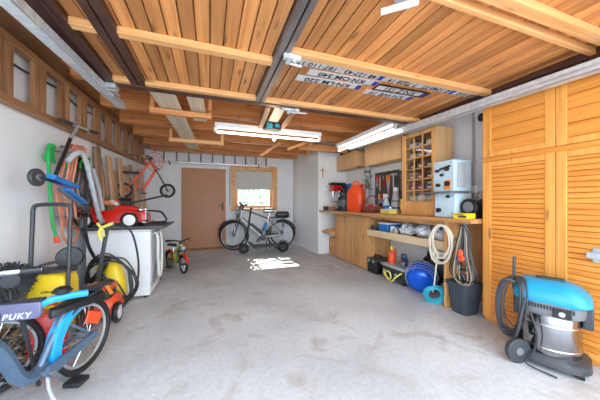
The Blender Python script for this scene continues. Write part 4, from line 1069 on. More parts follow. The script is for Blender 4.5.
# electric scooter
t = thing('electric_scooter', 'low black electric scooter parked in front of the two bicycles', 'scooter', (1.16, 5.66, 0), math.radians(170))
wheel(t, (.46, .115), .115, .028, 'front_wheel', 'dgrey', solid=5); wheel(t, (-.42, .13), .13, .03, 'rear_wheel', 'dgrey', solid=5)
MB().prism([(-.33, .14), (.24, .13), (.36, .24), (.36, .27), (.22, .185), (-.33, .20)], -.08, .08, 'XZ').build('deck', 'black', t, .01)
MB().prism([(-.30, .2005), (.20, .189), (.20, .193), (-.30, .205)], -.07, .07, 'XZ').build('grip_mat', 'dgrey', t)
MB().bar((-.33, 0, .17), (-.42, 0, .17), .05, .03).build('rear_arm', 'black', t, .005)
b = MB(); secs = []
for i in range(9):
    a = math.radians(40+i*13); secs.append([(-.42+(.155+dz)*math.cos(a), y, .13+(.155+dz)*math.sin(a)) for y, dz in ((-.035, -.006), (0, .004), (.035, -.006), (0, -.008))])
loft(b, secs).build('mudguard', 'black', t)
b = MB()
for s in (-1, 1): b.bar((.46, s*.045, .115), (.40, s*.045, .29), .02, .012)
b.bar((.40, -.055, .29), (.40, .055, .29), .03, .03).build('fork', 'dgrey', t, .003)
MB().cyl((.40, 0, .28), (.30, 0, 1.0), .022).build('steering_stem', 'black', t)
hb = MB().cyl((.30, -.22, 1.0), (.30, .22, 1.0), .014).box(.26, .33, -.03, .03, .99, 1.03).build('handlebar', 'black', t)
for s in (-1, 1): MB().cyl((.30, s*.13, 1.0), (.30, s*.23, 1.0), .02).build('grip', 'dgrey', hb)
MB().cyl((.06, .06, .14), (.05, .17, .01), .008).build('kickstand', 'lgrey', t)

# small green and red kids bike by the door
bicycle('kids_bicycle', 'small lime green and red kids bike parked between the white appliance and the door', (-.55, 4.72, 0), math.radians(-62), R=.15, wb=.56, fm='lime', saddle_h=.42, bar_h=.50, kid=True, tyre=.02, barw=.19, fender='red', bottle=None, grips='black', chain=True)
crumple('yellow_ball', 'small yellow and red ball stuck on the kids bike handlebar', (-.70, 4.62, .47), (.001, .001, .001), 'yellow'); bpy.data.objects.remove(bpy.data.objects['yellow_ball'])

# red balance bike hanging on the rack
bb = bicycle('balance_bike', 'red kids bike with black saddle hanging from the wooden rack', (-1.07, 4.93, 1.22), math.radians(4), R=.125, wb=.64, fm='orangered', saddle_h=.42, bar_h=.66, hb_off=-.16, seat_off=-.10, kid=True, tyre=.02, barw=.17, stand=False, grips='brass', chain=False, head_lamp=False)
MB().tube([(.0, 0, .56), (-.02, 0, .66), (-.06, 0, .70), (-.22, 0, .72)], .006, smooth=4).build('hanging_strap', 'black', bb)

# ================================================================== LEFT GROUP
# white appliance (its back faces the room)
t = thing('washing_machine', 'white washing machine with its pipe-covered back turned to the room', 'washing machine')
ax0, ax1, ay0, ay1, az = -1.30, -.67, 3.44, 4.12, .79
MB().box(ax0, ax1, ay0, ay1, .03, az).build('housing', 'white', t, .012)
MB().box(ax0-.005, ax1+.005, ay0-.005, ay1+.005, az, az+.03).build('top_panel', 'offwhite', t, .006)
for x in (ax0+.06, ax1-.06):
    for y in (ay0+.06, ay1-.06): MB().cyl((x, y, 0), (x, y, .035), .025).build('foot', 'dgrey', t)
MB().torus((-.98, ay0-.001, .52), (0, 1, 0), .17, .005, 40, 6).torus((-.98, ay0-.001, .52), (0, 1, 0), .13, .003, 40, 6).build('pressed_ring', 'white', t)
MB().box(ax1, ax1+.006, ay0+.06, ay1-.05, .12, .78).build('back_panel', 'lgrey', t, .003)
MB().tube([(ax1+.01, 3.56, .76), (ax1+.05, 3.60, .70), (ax1+.055, 3.60, .40), (ax1+.05, 3.68, .20), (ax1+.055, 3.80, .22), (ax1+.055, 3.86, .50), (ax1+.05, 3.80, .74), (ax1+.03, 3.72, .75)], .017, smooth=6).build('drain_hose', 'offwhite', t)
MB().tube([(ax1+.01, 3.98, .74), (ax1+.05, 3.96, .62), (ax1+.05, 4.02, .40), (ax1+.04, 3.94, .20), (ax1+.05, 3.78, .12)], .012, smooth=5).torus((ax1+.03, 3.95, .45), (1, 0, 0), .11, .010).build('inlet_hose', 'mgrey', t)
b = MB()
for (y, z) in ((3.50, .78), (4.06, .78), (3.50, .14), (4.06, .14), (3.7, .78), (3.9, .14)): b.cyl((ax1, y, z), (ax1+.014, y, z), .012)
b.box(ax1, ax1+.02, 3.84, 3.92, .30, .42).build('bracket', 'brass', t)
MB().bar((ax1+.012, 3.54, .16), (ax1+.012, 4.04, .72), .03, .008).build('brace', 'mgrey', t)
settle(t)
# dark tray on top
t = thing('tray', 'flat dark grey board lying on top of the white appliance', 'board')
MB().box(-1.34, -.52, 3.38, 4.30, .823, .845).build('board', 'dgrey', t, .004)
MB().box(-1.34, -.52, 3.38, 3.395, .845, .855).box(-.535, -.52, 3.395, 4.30, .845, .855).build('rim', 'mgrey', t, .002); settle(t)
t = thing('metal_bow', 'bent black metal tube standing at the back edge of the dark board', 'metal tube')
MB().tube([(-.90, 4.20, .86), (-.98, 4.22, .99), (-.94, 4.22, 1.02), (-.72, 4.20, 1.01), (-.66, 4.20, .98), (-.62, 4.20, .86), (-.90, 4.20, .858)], .013, smooth=4).build('tube', 'black', t); settle(t)
# red pedal car
t = thing('toy_car', 'red vintage toy pedal car with white-hubbed wheels on the dark board', 'toy car', (-1.08, 3.62, .846), math.radians(-4), scale=1.1)
b = MB()
def carsec(x, w_, z0, z1, rr_=.05):
    hw = w_/2; zc = z1-z0
    return [(x, -hw, z0), (x, -hw, z0+zc*.6), (x, -hw*.75, z0+zc*.92), (x, 0, z1), (x, hw*.75, z0+zc*.92), (x, hw, z0+zc*.6), (x, hw, z0)]
loft(b, [carsec(-.36, .16, .10, .17), carsec(-.33, .22, .06, .21), carsec(-.22, .26, .05, .25), carsec(-.13, .27, .05, .235), carsec(-.10, .27, .05, .19), carsec(.02, .27, .05, .19), carsec(.06, .26, .05, .245), carsec(.16, .22, .05, .235), carsec(.27, .15, .055, .20), carsec(.31, .11, .07, .17)])
b.build('body', 'red', t)
for s in (-1, 1):
    for (cx, a0, a1) in ((.20, 10, 170), (-.20, 10, 170)):
        b = MB(); secs = []
        for i in range(11):
            a = math.radians(a0-18+(a1-a0+36)*i/10); r_ = .098
            secs.append([(cx+(r_+d_)*math.cos(a), y, .078+(r_+d_)*math.sin(a)) for y, d_ in ((s*.10, 0), (s*.155, .012), (s*.19, .0), (s*.19, -.012), (s*.155, -.003), (s*.10, -.012))])
        loft(b, secs).build('mudguard', 'red', t)
    for cx in (.20, -.20):
        wv = MB().lathe([(.04, -.02), (.07, -.022), (.079, -.012), (.079, .012), (.07, .022), (.04, .02)], (cx, s*.165, .079), (0, 1, 0), n=28).build('wheel', 'rubber', t)
        MB().lathe([(.055, .018), (.056, .024), (.03, .027), (.012, .032)], (cx, s*.165, .079), (0, s, 0), n=24).build('hub_cap', 'white', wv)
    MB().ell((.27, s*.085, .185), (.03, .026, .026)).build('headlamp', 'chrome', t)
b = MB()
for i in range(7): b.box(.303+.004*(3-abs(i-3)), .318, -.045+i*.014, -.039+i*.014, .075, .17)
b.box(.30, .345, -.13, .13, .045, .06).build('grille', 'chrome', t)
MB().torus((-.0, 0, .26), (.6, 0, .8), .05, .006, 24, 6).cyl((.0, 0, .26), (.06, 0, .20), .006).build('steering_wheel', 'white', t)
MB().box(-.20, -.10, -.09, .09, .19, .24).build('seat', 'black', t, .01)

# timber leaning on the wall behind
pl = [(3.95, .14, 1.85, 'plankz2', 'wide brown plank leaning on the left wall nearest the hanging hoses'), (4.16, .09, 1.55, 'plankz', 'narrow light plank leaning next to the wide brown plank'), (4.36, .13, 1.80, 'plankz', 'third leaning plank from the left, light and broad'),
      (4.58, .10, 1.62, 'plankz2', 'short brown plank leaning behind the red balance bike'), (4.80, .15, 1.84, 'plankz', 'broad light plank leaning in the middle of the timber stack'), (5.10, .12, 1.76, 'plankz', 'light plank leaning just right of the middle of the timber stack'),
      (5.40, .14, 1.82, 'plankz2', 'brown plank leaning right of the middle of the timber stack'), (5.75, .16, 1.70, 'plankz', 'last but one leaning plank before the back corner'), (6.15, .18, 1.85, 'plankz', 'leaning plank nearest the back wall')]
for i, (y, w_, h, m_, lab) in enumerate(pl):
    lean = .10+.03*(i % 3)
    o = MB().bar((0, 0, 0), (-lean, 0, h), w_, .028, up=(1, 0, 0)).build('leaning_plank', m_, None, .003)
    o.location = (XL+.05+lean, y, .004); tag(o, lab, 'plank', 'planks leaning on the left wall')
t = thing('wire_hoop', 'red spoked hoop hanging at the far end of the wooden rack', 'hoop', (-1.12, 6.15, 2.02))
MB().torus((0, 0, 0), (.3, 1, 0), .19, .008, 36, 6).torus((0, 0, 0), (.3, 1, 0), .12, .005, 30, 6).build('ring', 'orangered', t)
b = MB(); x_, y_, d_ = frame_for((.3, 1, 0))
for k in range(10):
    a = k*PI/5; b.cyl((0, 0, 0), (x_*math.cos(a)+y_*math.sin(a))*.19, .003, n=5)
b.build('spokes', 'orangered', t)
b = MB().tube([(0, 0, .19), (0, .0, .32), (.0, .02, .40)], .004).build('hook', 'mgrey', t)

# grass trimmer hanging below the balance bike
t = thing('grass_trimmer', 'orange and black grass trimmer lying across above the toy car', 'trimmer', (-1.17, 4.0, 1.09), math.radians(24))
MB().box(-.22, .02, -.06, .06, .0, .08).build('housing', 'orange', t, .02)
MB().cyl((.02, 0, .04), (.16, 0, .04), .07, n=20).torus((.06, 0, .04), (1, 0, 0), .075, .01).torus((.10, 0, .04), (1, 0, 0), .075, .01).torus((.14, 0, .04), (1, 0, 0), .07, .01).build('spool', 'black', t)
MB().cyl((.16, 0, .04), (.62, .0, .16), .014).build('shaft', 'black', t)
MB().box(-.18, -.08, -.02, .02, .08, .11).build('switch', 'black', t, .006)
MB().tube([(-.12, .0, .10), (-.14, .0, .45), (-.20, .02, .84)], .005).build('hanging_cord', 'dgrey', t)

# hoses hanging on the left wall
def loops(name, label, cat, m, y, z, ry, rz2, n, r, x=-1.30, jit=.02, group=None):
    t = thing(name, label, cat, group=group)
    b = MB()
    for i in range(n):
        a_ = ry*(1-.06*i)+random.uniform(-jit, jit); c_ = rz2*(1-.05*i)+random.uniform(-jit, jit); xx = x+i*.016+random.uniform(-.006, .006)
        oy = random.uniform(-jit, jit)
        b.tube([(xx+.008*math.sin(k*2), y+oy+a_*math.sin(k*PI/10)*(1-.18*math.cos(k*PI/10)), z-rz2+rz2-c_+c_*math.cos(k*PI/10)) for k in range(20)], r, 8, True)
    b.build('coil', m, t)
    return t
t = loops('garden_hose', 'salmon coloured hose coil hanging on the left wall', 'hose', 'salmon', 3.22, 1.72, .27, .47, 6, .011, x=-1.34, jit=.05)
MB().cyl((-1.30, 3.22, 1.69), (-1.42, 3.22, 1.70), .012).build('wall_hook', 'mgrey', t); settle(t)
t = loops('cable_coil', 'black cable coil hanging inside the salmon hose', 'cable', 'black', 3.24, 1.60, .13, .34, 5, .010, x=-1.265)
MB().cyl((-1.22, 3.24, 1.59), (-1.42, 3.24, 1.60), .008).build('wall_hook', 'mgrey', t); settle(t)
t = thing('vacuum_hose', 'thick silver ribbed hose hanging in a loop over the salmon hose', 'hose')
pts = spline([(-1.22, 2.86, 1.50), (-1.18, 2.90, 1.58), (-1.16, 3.00, 1.61), (-1.15, 3.08, 1.50), (-1.14, 3.17, 1.28), (-1.14, 3.30, 1.05), (-1.15, 3.44, .92), (-1.17, 3.53, .98), (-1.2, 3.52, 1.25), (-1.24, 3.45, 1.52)], 10)
b = MB(); b.tube(pts, lambda u: .024+.003*math.cos(u*len(pts)*1.6), 10); b.build('tube', 'lgrey', t)
MB().cyl((-1.16, 3.0, 1.60), (-1.42, 3.0, 1.62), .008).build('wall_hook', 'mgrey', t); settle(t)
t = thing('green_hose', 'straight green hose end with a red nozzle hanging on the left wall', 'hose')
MB().tube([(-1.36, 2.98, 1.50), (-1.34, 2.86, 1.62), (-1.32, 2.80, 1.50), (-1.32, 2.82, 1.25), (-1.32, 2.85, .98), (-1.31, 2.89, .83)], .013, smooth=6).build('tube', 'green', t)
MB().cyl((-1.31, 2.89, .83), (-1.305, 2.90, .77), .018, .023).build('nozzle', 'orangered', t)
MB().bar((-1.35, 2.84, 1.50), (-1.35, 2.92, 1.66), .05, .05).build('wall_clip', 'green', t, .01); settle(t)
t = thing('hose_holder', 'bright green plastic hose holder on the left wall', 'hose holder', (-1.24, 3.34, 1.49))
MB().prism([(-.09, .0), (.09, -.02), (.11, .10), (.05, .15), (-.07, .14), (-.11, .08)], -.175, .0, 'YZ').build('body', 'bgreen', t, .015)
MB().prism([(-.04, .05), (.05, .04), (.05, .10), (-.03, .11)], -.004, .012, 'YZ').build('badge', 'white', t, .003)
t = thing('spray_gun', 'black spray lance hanging beside the white appliance', 'lance')
MB().tube([(-1.20, 3.14, .93), (-1.20, 3.18, .80), (-1.19, 3.22, .68), (-1.18, 3.32, .55)], .017, smooth=4).build('lance', 'black', t)
MB().box(-1.22, -1.18, 3.08, 3.18, .88, .98).build('grip', 'dgrey', t, .01); MB().cyl((-1.20, 3.13, .97), (-1.42, 3.13, 1.0), .008).build('wall_hook', 'mgrey', t); settle(t)

# blue kids scooter hanging by its handlebar
t = thing('kick_scooter', 'blue kids kick scooter hanging from the wooden rack by its handlebar', 'scooter')
wheel_c = (-1.18, 2.36, 1.315)
MB().cyl((-1.19, 2.62, 1.36), (-1.21, 2.90, 1.72), .015).build('stem', 'black', t)
MB().cyl((-1.21, 2.90, 1.72), (-1.26, 3.18, 1.915), .013).build('stem_tube', 'lgrey', t)
hb = MB().cyl((-1.27, 2.98, 1.89), (-1.265, 3.56, 1.95), .012).build('handlebar', 'lgrey', t)
for a, c in (((-1.27, 2.86, 1.875), (-1.27, 3.06, 1.90)), ((-1.265, 3.42, 1.935), (-1.265, 3.66, 1.96))): MB().cyl(a, c, .018).build('grip', 'black', hb)
wv = MB().lathe([(.03, -.014), (.056, -.016), (.064, -.008), (.064, .008), (.056, .016), (.03, .014)], wheel_c, (1, -.25, 0), n=26).build('front_wheel', 'dgrey', t)
MB().cyl((wheel_c[0]-.02, wheel_c[1], wheel_c[2]), (wheel_c[0]+.02, wheel_c[1], wheel_c[2]), .024).build('hub', 'mgrey', wv)
MB().cyl((wheel_c[0]+.02, wheel_c[1], wheel_c[2]), (-1.17, 2.66, 1.29), .011).build('wheel_arm', 'black', t)
b = MB(); loft(b, [[(-1.18+p[0], y, z+p[1]) for p in ((-.04, -.02), (.04, -.02), (.05, .012), (0, .025), (-.05, .012))] for y, z in ((2.50, 1.335), (2.58, 1.32), (2.74, 1.30), (2.88, 1.28))]); b.build('front_body', 'blue', t)
MB().bar((-1.18, 2.72, 1.25), (-1.18, 3.08, 1.13), .07, .028).build('deck', 'blue', t, .008)
MB().bar((-1.17, 2.62, 1.25), (-1.17, 3.02, 1.10), .025, .025).build('lower_frame', 'slate', t, .005)
MB().lathe([(.03, -.012), (.045, -.014), (.052, -.008), (.052, .008), (.045, .014), (.03, .012)], (-1.18, 3.12, 1.09), (1, -.25, 0), n=26).build('rear_wheel', 'dgrey', t)
settle(t)

# yellow push sweeper
t = thing('push_sweeper', 'yellow push sweeper with black handle frame and big round brush', 'sweeper')
sx_ = -1.165
b = MB()
loft(b, [[(sx_+x, 2.55+y, z) for x, y in rr(w_, d_, .03)] for z, w_, d_ in ((.08, .21, .20), (.12, .235, .24), (.50, .235, .24), (.56, .21, .20), (.575, .17, .16))])
b.build('hopper', 'yellow', t)
MB().box(-1.31, -1.07, 2.53, 2.70, .55, .60).build('top_cover', 'dgrey', t, .015)
text_mesh('lettering', 'KÄRCHER', .022, 'ink', t, T3(-1.14, 2.427, .46) @ R3('X', 90), depth=.001)
b = MB().tube([(-1.275, 2.44, .10), (-1.275, 2.50, .95), (-1.275, 2.51, 1.08), (-1.24, 2.51, 1.115), (-1.085, 2.52, 1.115), (-1.05, 2.52, 1.08), (-1.045, 2.50, .92), (-1.035, 2.42, .12)], .015, smooth=5).build('handle_frame', 'dgrey', t)
MB().tube([(-1.32, 2.50, .55), (-1.24, 2.52, .64), (-1.12, 2.54, .66), (-1.02, 2.50, .60)], .012, smooth=5).build('carry_handle', 'dgrey', t)
g = MB().cyl((-1.28, 2.50, .52), (-1.295, 2.42, .55), .03).build('brush_hub', 'dgrey', t)
b = MB(); c0 = Vector((-1.325, 2.36, .58)); ax = Vector((.35, -1, .12)).normalized(); x_, y_, d_ = frame_for(ax)
b.cyl(c0-ax*.03, c0+ax*.0, .05, .05, n=24).cyl(c0-ax*.02, c0-ax*.012, .115, .115, n=30)
for k in range(170):
    a = 2*PI*k/170+random.uniform(-.02, .02); o_ = x_*math.cos(a)+y_*math.sin(a)
    b.cyl(c0-ax*.015+o_*.05, c0+ax*random.uniform(-.01, .05)+o_*random.uniform(.115, .14), .004, .0045, n=4)
b.build('side_brush', 'dgrey', t, sharp=20)
for x, s in ((-1.31, -1), (-1.04, 1)):
    wv = MB().lathe([(.06, -.02), (.115, -.022), (.125, -.01), (.125, .01), (.115, .022), (.06, .02)], (x+s*.02, 2.70, .125), (1, 0, 0), n=30).build('wheel', 'black', t)
    MB().cyl((x+s*.02-.026, 2.70, .125), (x+s*.02+.026, 2.70, .125), .06).build('hub', 'mgrey', wv)
wv = MB().lathe([(.03, -.02), (.085, -.022), (.095, -.01), (.095, .01), (.085, .022), (.03, .02)], (-1.15, 2.75, .655), (.25, -1, .2), n=28).build('upper_wheel', 'black', t)
settle(t)

# yellow pressure washer
t = thing('pressure_washer', 'yellow pressure washer with black hose loops in front of the white appliance', 'pressure washer')
def shell(x, y, z, w_, d_, h):
    b = MB(); loft(b, [[(x+px, y+py, z+zz) for px, py in rr(w_*k, d_*k2, min(w_*k, d_*k2)*.4)] for zz, k, k2 in ((0, .9, .9), (.03, 1, 1), (h*.5, .92, .95), (h*.8, .66, .75), (h*.95, .38, .5), (h, .2, .3))]); return b
shell(-.98, 3.26, .06, .24, .20, .44).build('body', 'yellow', t)
shell(-1.11, 3.30, .06, .09, .16, .47).build('side_body', 'yellow', t)
MB().box(-1.075, -1.055, 3.18, 3.34, .05, .50).build('seam', 'black', t, .006)
MB().cyl((-.975, 3.172, .30), (-.975, 3.155, .30), .03).build('badge', 'black', t)
MB().box(-1.15, -.87, 3.17, 3.37, 0, .07).build('base', 'black', t, .015)
b = MB()
for i in range(7): b.tube([(-1.18+random.uniform(-.03, .03), 3.20, .30), (-1.17, 3.18, .48+random.uniform(-.04, .03)), (-1.02, 3.15, .57+random.uniform(-.05, .04)), (-.85, 3.16, .50+random.uniform(-.05, .05)), (-.76+random.uniform(-.05, .04), 3.15, .28), (-.80+random.uniform(-.05, .03), 3.14, .10+random.uniform(0, .06)), (-.92, 3.14, .20+random.uniform(-.05, .1)), (-1.06, 3.13, .42+random.uniform(-.05, .05))], .008, 6, i % 2 == 0, smooth=5)
b.build('hose', 'black', t)
MB().tube([(-.98, 3.10, .86), (-.93, 3.12, .90), (-.80, 3.14, .84), (-.74, 3.16, .60), (-.73, 3.16, .35), (-.78, 3.14, .14), (-.90, 3.10, .05)], .010, smooth=6).build('power_cable', 'black', t)
MB().box(-1.14, -1.05, 3.18, 3.30, .50, .56).build('hose_reel_cap', 'black', t, .015)
settle(t)

# lawn mower
t = thing('lawn_mower', 'orange-red and black lawn mower with a black push handle and yellow grips', 'lawn mower')
b = MB(); loft(b, [[(-.94+x, 2.96+y, z) for x, y in rr(w_, d_, .07)] for z, w_, d_ in ((.06, .20, .26), (.13, .22, .28), (.20, .20, .25), (.24, .14, .18))]); b.build('deck', 'orangered', t)
b = MB(); loft(b, [[(-.96+x, 2.94+y, z) for x, y in rr(w_, d_, .05)] for z, w_, d_ in ((.22, .16, .18), (.30, .16, .18), (.35, .10, .12))]); b.build('motor_cover', 'black', t)
b = MB()
for k in range(4): b.box(-1.035+k*.045, -1.017+k*.045, 2.84, 3.04, .29, .345)
b.build('vent_rib', 'orangered', t, .005)
MB().tube([(-1.05, 2.83, .27), (-1.02, 2.81, .37), (-.92, 2.81, .38), (-.87, 2.83, .28)], .018, smooth=4).build('carry_handle', 'orange', t)
for x, y in ((-1.04, 2.85), (-.83, 2.85), (-1.04, 3.04), (-.93, 3.04)):
    if 1:
        wv = MB().lathe([(.05, -.018), (.088, -.02), (.095, -.01), (.095, .01), (.088, .02), (.05, .018)], (x, y, .096), (1, 0, 0), n=28).build('wheel', 'black', t)
        MB().lathe([(.06, .017), (.062, .022), (.03, .024), (.01, .03)], (x, y, .096), (1, 0, 0), n=22).build('hub_cap', 'offwhite', wv)
for x in (-1.05, -.99): pass
MB().bar((-1.04, 2.96, .28), (-.97, 3.02, .84), .035, .022).build('push_handle', 'dgrey', t, .006)
MB().tube([(-.97, 3.02, .84), (-.95, 3.02, .89), (-.90, 3.03, .90)], .016, smooth=3).build('handle_bend', 'dgrey', t)
MB().tube([(-1.0, 2.98, .76), (-1.02, 2.98, .83), (-.99, 2.98, .89), (-.90, 2.97, .93)], .015, smooth=4).tube([(-1.04, 3.0, .93), (-1.0, 2.99, .88), (-.98, 2.98, .80)], .014, smooth=3).build('grip', 'paleyellow', t)
settle(t)

# foreground kids bicycle, front to the left of the picture
kb = thing('kids_bicycle', 'blue-grey kids bicycle with bright blue rear mudguard in the near left corner', 'bicycle')
A0 = Vector((-.80, 2.10, 0)); dirn = Vector((-.28, -.96, 0)).normalized()   # towards its front
def K(f, z, s=0.): 
    side = Vector((dirn.y, -dirn.x, 0))
    return A0+dirn*f+side*s+Vector((0, 0, z))
side = Vector((dirn.y, -dirn.x, 0))
R_ = .24
wv = MB().torus(K(0, R_), side, R_-.02, .02, 40, 8).build('rear_wheel', 'rubber', kb)
MB().torus(K(0, R_), side, R_-.05, .009, 36, 6).build('rim', 'alu', wv)
b = MB()
for k in range(24):
    a = k*PI/12; b.cyl(K(0, R_, .025 if k % 2 else -.025), K((R_-.05)*math.cos(a), R_+(R_-.05)*math.sin(a)), .002, n=5)
b.build('spokes', 'chrome', wv); MB().cyl(K(0, R_, -.04), K(0, R_, .04), .022).build('hub', 'mgrey', wv)
b = MB()
for k in range(2): b.ell((0, 0, 0), (.001, .001, .001))
b.bm.clear(); b.bar(K(-.10, .31, -.03), K(.02, .37, -.03), .012, .08).build('reflector', 'orangered', wv, .01)
# mudguard
b = MB(); secs = []
for i in range(15):
    a = math.radians(-12+i*8.6); r_ = R_+.02
    secs.append([tuple(K((r_+dz)*math.cos(a), R_+(r_+dz)*math.sin(a), s)) for s, dz in ((-.035, -.045), (-.03, .0), (0, .010), (.03, .0), (.035, -.045), (.028, -.045), (.024, -.006), (0, .003), (-.024, -.006), (-.028, -.045))])
loft(b, secs).build('mudguard', 'skyblue', kb)
b = MB()
bb_ = (.33, .21)
b.tube([K(.28, .21), K(.36, .20), K(.43, .25), K(.52, .44), K(.66, .60)], .034, smooth=5)
b.cyl(K(.33, .19), K(.16, .45), .020)
for s in (-.05, .05): b.cyl(K(.33, .20, s*.6), K(0, R_, s), .011).cyl(K(.18, .42, s*.3), K(0, R_, s), .009)
b.build('frame', 'slate', kb)
MB().cyl(K(.18, .42), K(.14, .48), .014).build('seat_post', 'chrome', kb)
b = MB()
loft(b, [[tuple(K(.12+f, .49+z, y*w_)) for y, z in ((-1, -.02), (-.85, .015), (0, .028), (.85, .015), (1, -.02), (0, -.035))] for f, w_ in ((-.22, .03), (-.19, .095), (-.09, .10), (.0, .06), (.10, .035), (.13, .01))]).build('saddle', 'black', kb)
MB().tube([K(-.18, .52), K(-.05, .52, .05), K(.05, .50, .05), K(.15, .42, .02)], .009, smooth=4).tube([K(-.18, .52), K(-.05, .52, -.05), K(.05, .50, -.05), K(.15, .42, -.02)], .009, smooth=4).bar(K(-.22, .53), K(-.04, .53), .09, .012).build('luggage_rack', 'dgrey', kb)
b = MB(); loft(b, [[tuple(K(f, z, s)) for f, z in ((-.02, R_-.02), (-.02, R_+.025), (.33, .235), (.36, .205), (.33, .175))] for s in (-.075, -.055)]).build('chain_guard', 'slate', kb)
c = MB().bar(K(.33, .20, -.085), K(.25, .10, -.085), .012, .022).bar(K(.33, .20, .085), K(.41, .30, .085), .012, .022).cyl(K(.33, .20, -.09), K(.33, .20, .09), .012).build('crank', 'mgrey', kb)
MB().bar(K(.25, .095, -.10), K(.25, .095, -.19), .085, .028).build('pedal', 'black', c, .005)
MB().bar(K(.41, .305, .10), K(.41, .305, .19), .085, .028).build('pedal', 'black', c, .005)
MB().bar(K(.207, .095, -.11), K(.207, .095, -.18), .004, .012).build('pedal_reflector', 'paleyellow', c)
MB().tube([K(.30, .17, -.03), K(.34, .10, -.08), K(.36, .012, -.16)], .009, smooth=4).build('kickstand', 'lgrey', kb)
fw = MB().torus(K(.86, R_), side, R_-.02, .02, 40, 8).build('front_wheel', 'rubber', kb)
MB().torus(K(.86, R_), side, R_-.05, .009, 36, 6).build('rim', 'alu', fw)
b = MB()
for k in range(24):
    a = k*PI/12; b.cyl(K(.86, R_, .025 if k % 2 else -.025), K(.86+(R_-.05)*math.cos(a), R_+(R_-.05)*math.sin(a)), .002, n=5)
b.build('spokes', 'chrome', fw); MB().cyl(K(.86, R_, -.04), K(.86, R_, .04), .022).build('hub', 'mgrey', fw)
b = MB()
for s in (-.05, .05): b.tube([K(.68, .52, s*.6), K(.72, .45, s), K(.86, R_, s)], .012, smooth=3)
b.cyl(K(.62, .72), K(.68, .50), .022).build('fork', 'slate', kb)
b = MB().cyl(K(.62, .70), K(.60, .80), .014).tube([K(.54, .82, -.22), K(.60, .82, -.12), K(.61, .80), K(.60, .82, .12), K(.54, .82, .22)], .011, smooth=4)
hb = b.build('handlebar', 'chrome', kb)
for s in (-1, 1): MB().cyl(K(.54, .82, s*.22), K(.575, .82, s*.16), .017).build('grip', 'black', hb)
settle(kb)

# lettered lavender deck of a second scooter
t = thing('balance_scooter', 'lavender-grey scooter board lettered PUKY resting across the bikes at the left edge', 'scooter')
o0 = Vector((-1.12, 1.80, .555)); 
b = MB().prism([(-.16, -.055), (.235, -.055), (.25, -.03), (.25, .035), (-.16, .045)], 1.775, 1.81, 'XZ', T3(o0.x, 0, o0.z)).build('deck', 'lavender', t, .008)
MB().box(o0.x-.10, o0.x+.26, 1.773, 1.812, o0.z+.04, o0.z+.052).build('deck_edge', 'black', t, .004)
text_mesh('lettering', 'PUKY', .043, 'white', t, T3(-.972, 1.7735, .525) @ R3('X', 90), shear=.25, spacing=1.15, depth=.001)
MB().torus((-1.09, 1.774, .535), (0, 1, 0), .055, .003, 30, 6).build('printed_ring', 'ink', t)
MB().tube([(-.90, 1.80, .56), (-.84, 1.81, .585), (-.77, 1.84, .59), (-.70, 1.88, .585)], .02, smooth=4).build('curved_stay', 'skyblue', t)
MB().lathe([(.03, 0), (.038, .01), (.038, .03), (.02, .04)], (-.80, 1.83, .61), n=20).torus((-.80, 1.83, .625), (0, 0, 1), .04, .007).build('round_cap', 'black', t)
b = MB()
for k in range(6): b.tube([(-1.13+k*.018, 1.83, .66), (-1.12+k*.02, 1.82, .63+.012*(k % 3)), (-1.06+k*.01, 1.80, .60)], .007, smooth=3)
b.build('handlebar_lever', 'black', t)
MB().cyl((-1.20, 1.85, .0), (-1.16, 1.82, .52), .016).cyl((-1.0, 2.02, .0), (-.98, 1.83, .50), .010).build('support_leg', 'dgrey', t)
settle(t)
# silver spoked wheel and front fork at the left edge
t = thing('spoked_wheel', 'silver spoked wheel behind the blue-grey frame at the left picture edge', 'wheel')
wv = MB().torus((-1.20, 1.98, .24), (.75, -1, .0), .215, .02, 36, 8).build('tyre', 'rubber', t)
b = MB().torus((-1.20, 1.98, .24), (.75, -1, 0), .19, .010, 36, 6); x_, y_, d_ = frame_for((.75, -1, 0)); c0 = Vector((-1.20, 1.98, .24))
b.build('rim', 'alu', t); b = MB()
for k in range(24): a = k*PI/12; b.cyl(c0+d_*(.02 if k % 2 else -.02), c0+(x_*math.cos(a)+y_*math.sin(a))*.19, .0025, n=5)
b.cyl(c0-d_*.04, c0+d_*.04, .02).build('spokes', 'chrome', t); settle(t)
# red canister and twigs
t = thing('red_can', 'red plastic fuel can wedged behind the blue mudguard', 'fuel can', (-1.03, 2.18, .0), math.radians(20))
b = MB(); loft(b, [[(x, y, z) for x, y in rr(w_, d_, .03)] for z, w_, d_ in ((0, .18, .12), (.015, .20, .14), (.36, .20, .14), (.40, .16, .11))]).build('body', 'red', t)
MB().tube([(-.05, 0, .39), (-.04, 0, .44), (.04, 0, .44), (.05, 0, .39)], .011, smooth=3).build('handle', 'red', t); MB().cyl((.07, 0, .36), (.09, 0, .41), .022).build('cap', 'black', t)
t = thing('twig_bundle', 'bundle of dry twigs and cones on the floor behind the bikes', 'twigs')
b = MB(); cc = Vector((-1.20, 2.10, .16))
for k in range(170):
    p = cc+Vector((random.uniform(-.13, .13), random.uniform(-.12, .12), random.uniform(-.13, .22)))
    dv = Vector((random.uniform(-1, 1), random.uniform(-1, 1), random.uniform(-.8, 1))).normalized()*random.uniform(.04, .09)
    b.cyl(p-dv, p+dv, .004, .002, n=4)
o = b.build('twigs', 'wicker', t); o['kind'] = 'stuff'
b = MB()
for k in range(90):
    p = cc+Vector((random.uniform(-.13, .13), random.uniform(-.12, .12), random.uniform(-.14, .18)))
    dv = Vector((random.uniform(-1, 1), random.uniform(-1, 1), random.uniform(-.8, 1))).normalized()*random.uniform(.04, .08)
    b.cyl(p-dv, p+dv, .006, .003, n=5)
o = b.build('dark_twigs', 'black', t); o['kind'] = 'stuff'
settle(t)

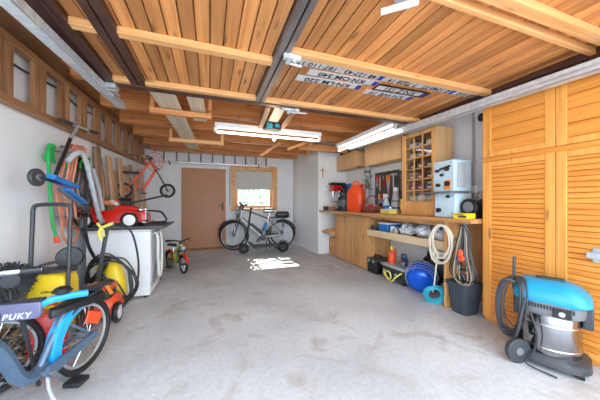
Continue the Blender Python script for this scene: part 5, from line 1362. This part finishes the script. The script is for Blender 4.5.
# ================================================================== GARDEN BEHIND THE WINDOW
def tree(name, label, x, y, h, r, n):
    t = thing(name, label, 'tree', (x, y, -.04), group='trees behind the window')
    MB().cyl((0, 0, 0), (.05, 0, h*.7), .09, .04).build('trunk', 'bark', t)
    b = MB()
    for i in range(n):
        a = random.uniform(0, 6.28); u = math.sqrt(random.random()); zz = random.uniform(-1, 1)
        rad = r*math.sqrt(1-zz*zz)*u
        c = Vector((rad*math.cos(a), rad*math.sin(a), h*.65+zz*h*.42))
        dv = Vector((random.uniform(-1, 1), random.uniform(-1, 1), random.uniform(-1, 1))).normalized()*.09; s_ = dv.cross(Vector((random.random(), random.random(), 1))).normalized()*.045
        b.quad(c-dv, c+s_, c+dv, c-s_)
    o = b.build('foliage', 'leaf', t); o['kind'] = 'stuff'
tree('tree', 'leafy green tree seen in the right half of the window', 3.6, 12.5, 3.4, 1.0, 1800)
tree('tree', 'leafy green tree seen low in the left half of the window', 1.9, 14.0, 2.0, 1.0, 1300)

# ================================================================== CAMERA, LIGHT
cam_d = bpy.data.cameras.new('camera'); cam = bpy.data.objects.new('camera', cam_d); COL.objects.link(cam)
cam_d.sensor_width = 36; cam_d.lens = 253/600*36; cam_d.clip_start = .05
cam_d.shift_y = 3/600
yaw = math.atan(90/253)
cam.location = (0, 0, 1.13); cam.rotation_euler = (PI/2, 0, -yaw)
S.camera = cam
W = bpy.data.worlds.new('sky'); S.world = W; W.use_nodes = True
bg = W.node_tree.nodes['Background']; bg.inputs['Color'].default_value = (.74, .87, 1, 1); bg.inputs['Strength'].default_value = 5.0
sd = bpy.data.lights.new('sun', 'SUN'); sd.energy = 14; sd.angle = .009; sd.color = (1, .95, .86)
so = bpy.data.objects.new('sun', sd); COL.objects.link(so); so.location = (2, 12, 8)
so.rotation_euler = Vector((-0.015, -1.0, -.58)).to_track_quat('-Z', 'Y').to_euler()
pd = bpy.data.lights.new('bulb_light', 'POINT'); pd.energy = 6; pd.color = (1, .75, .45); pd.shadow_soft_size = .03
po = bpy.data.objects.new('bulb_light', pd); COL.objects.link(po); po.location = (.855, 3.5, 1.98)
S.view_settings.view_transform = 'Standard'; S.view_settings.look = 'None'; S.view_settings.gamma = 1
S.view_settings.use_curve_mapping = False; S.view_settings.exposure = 0.58
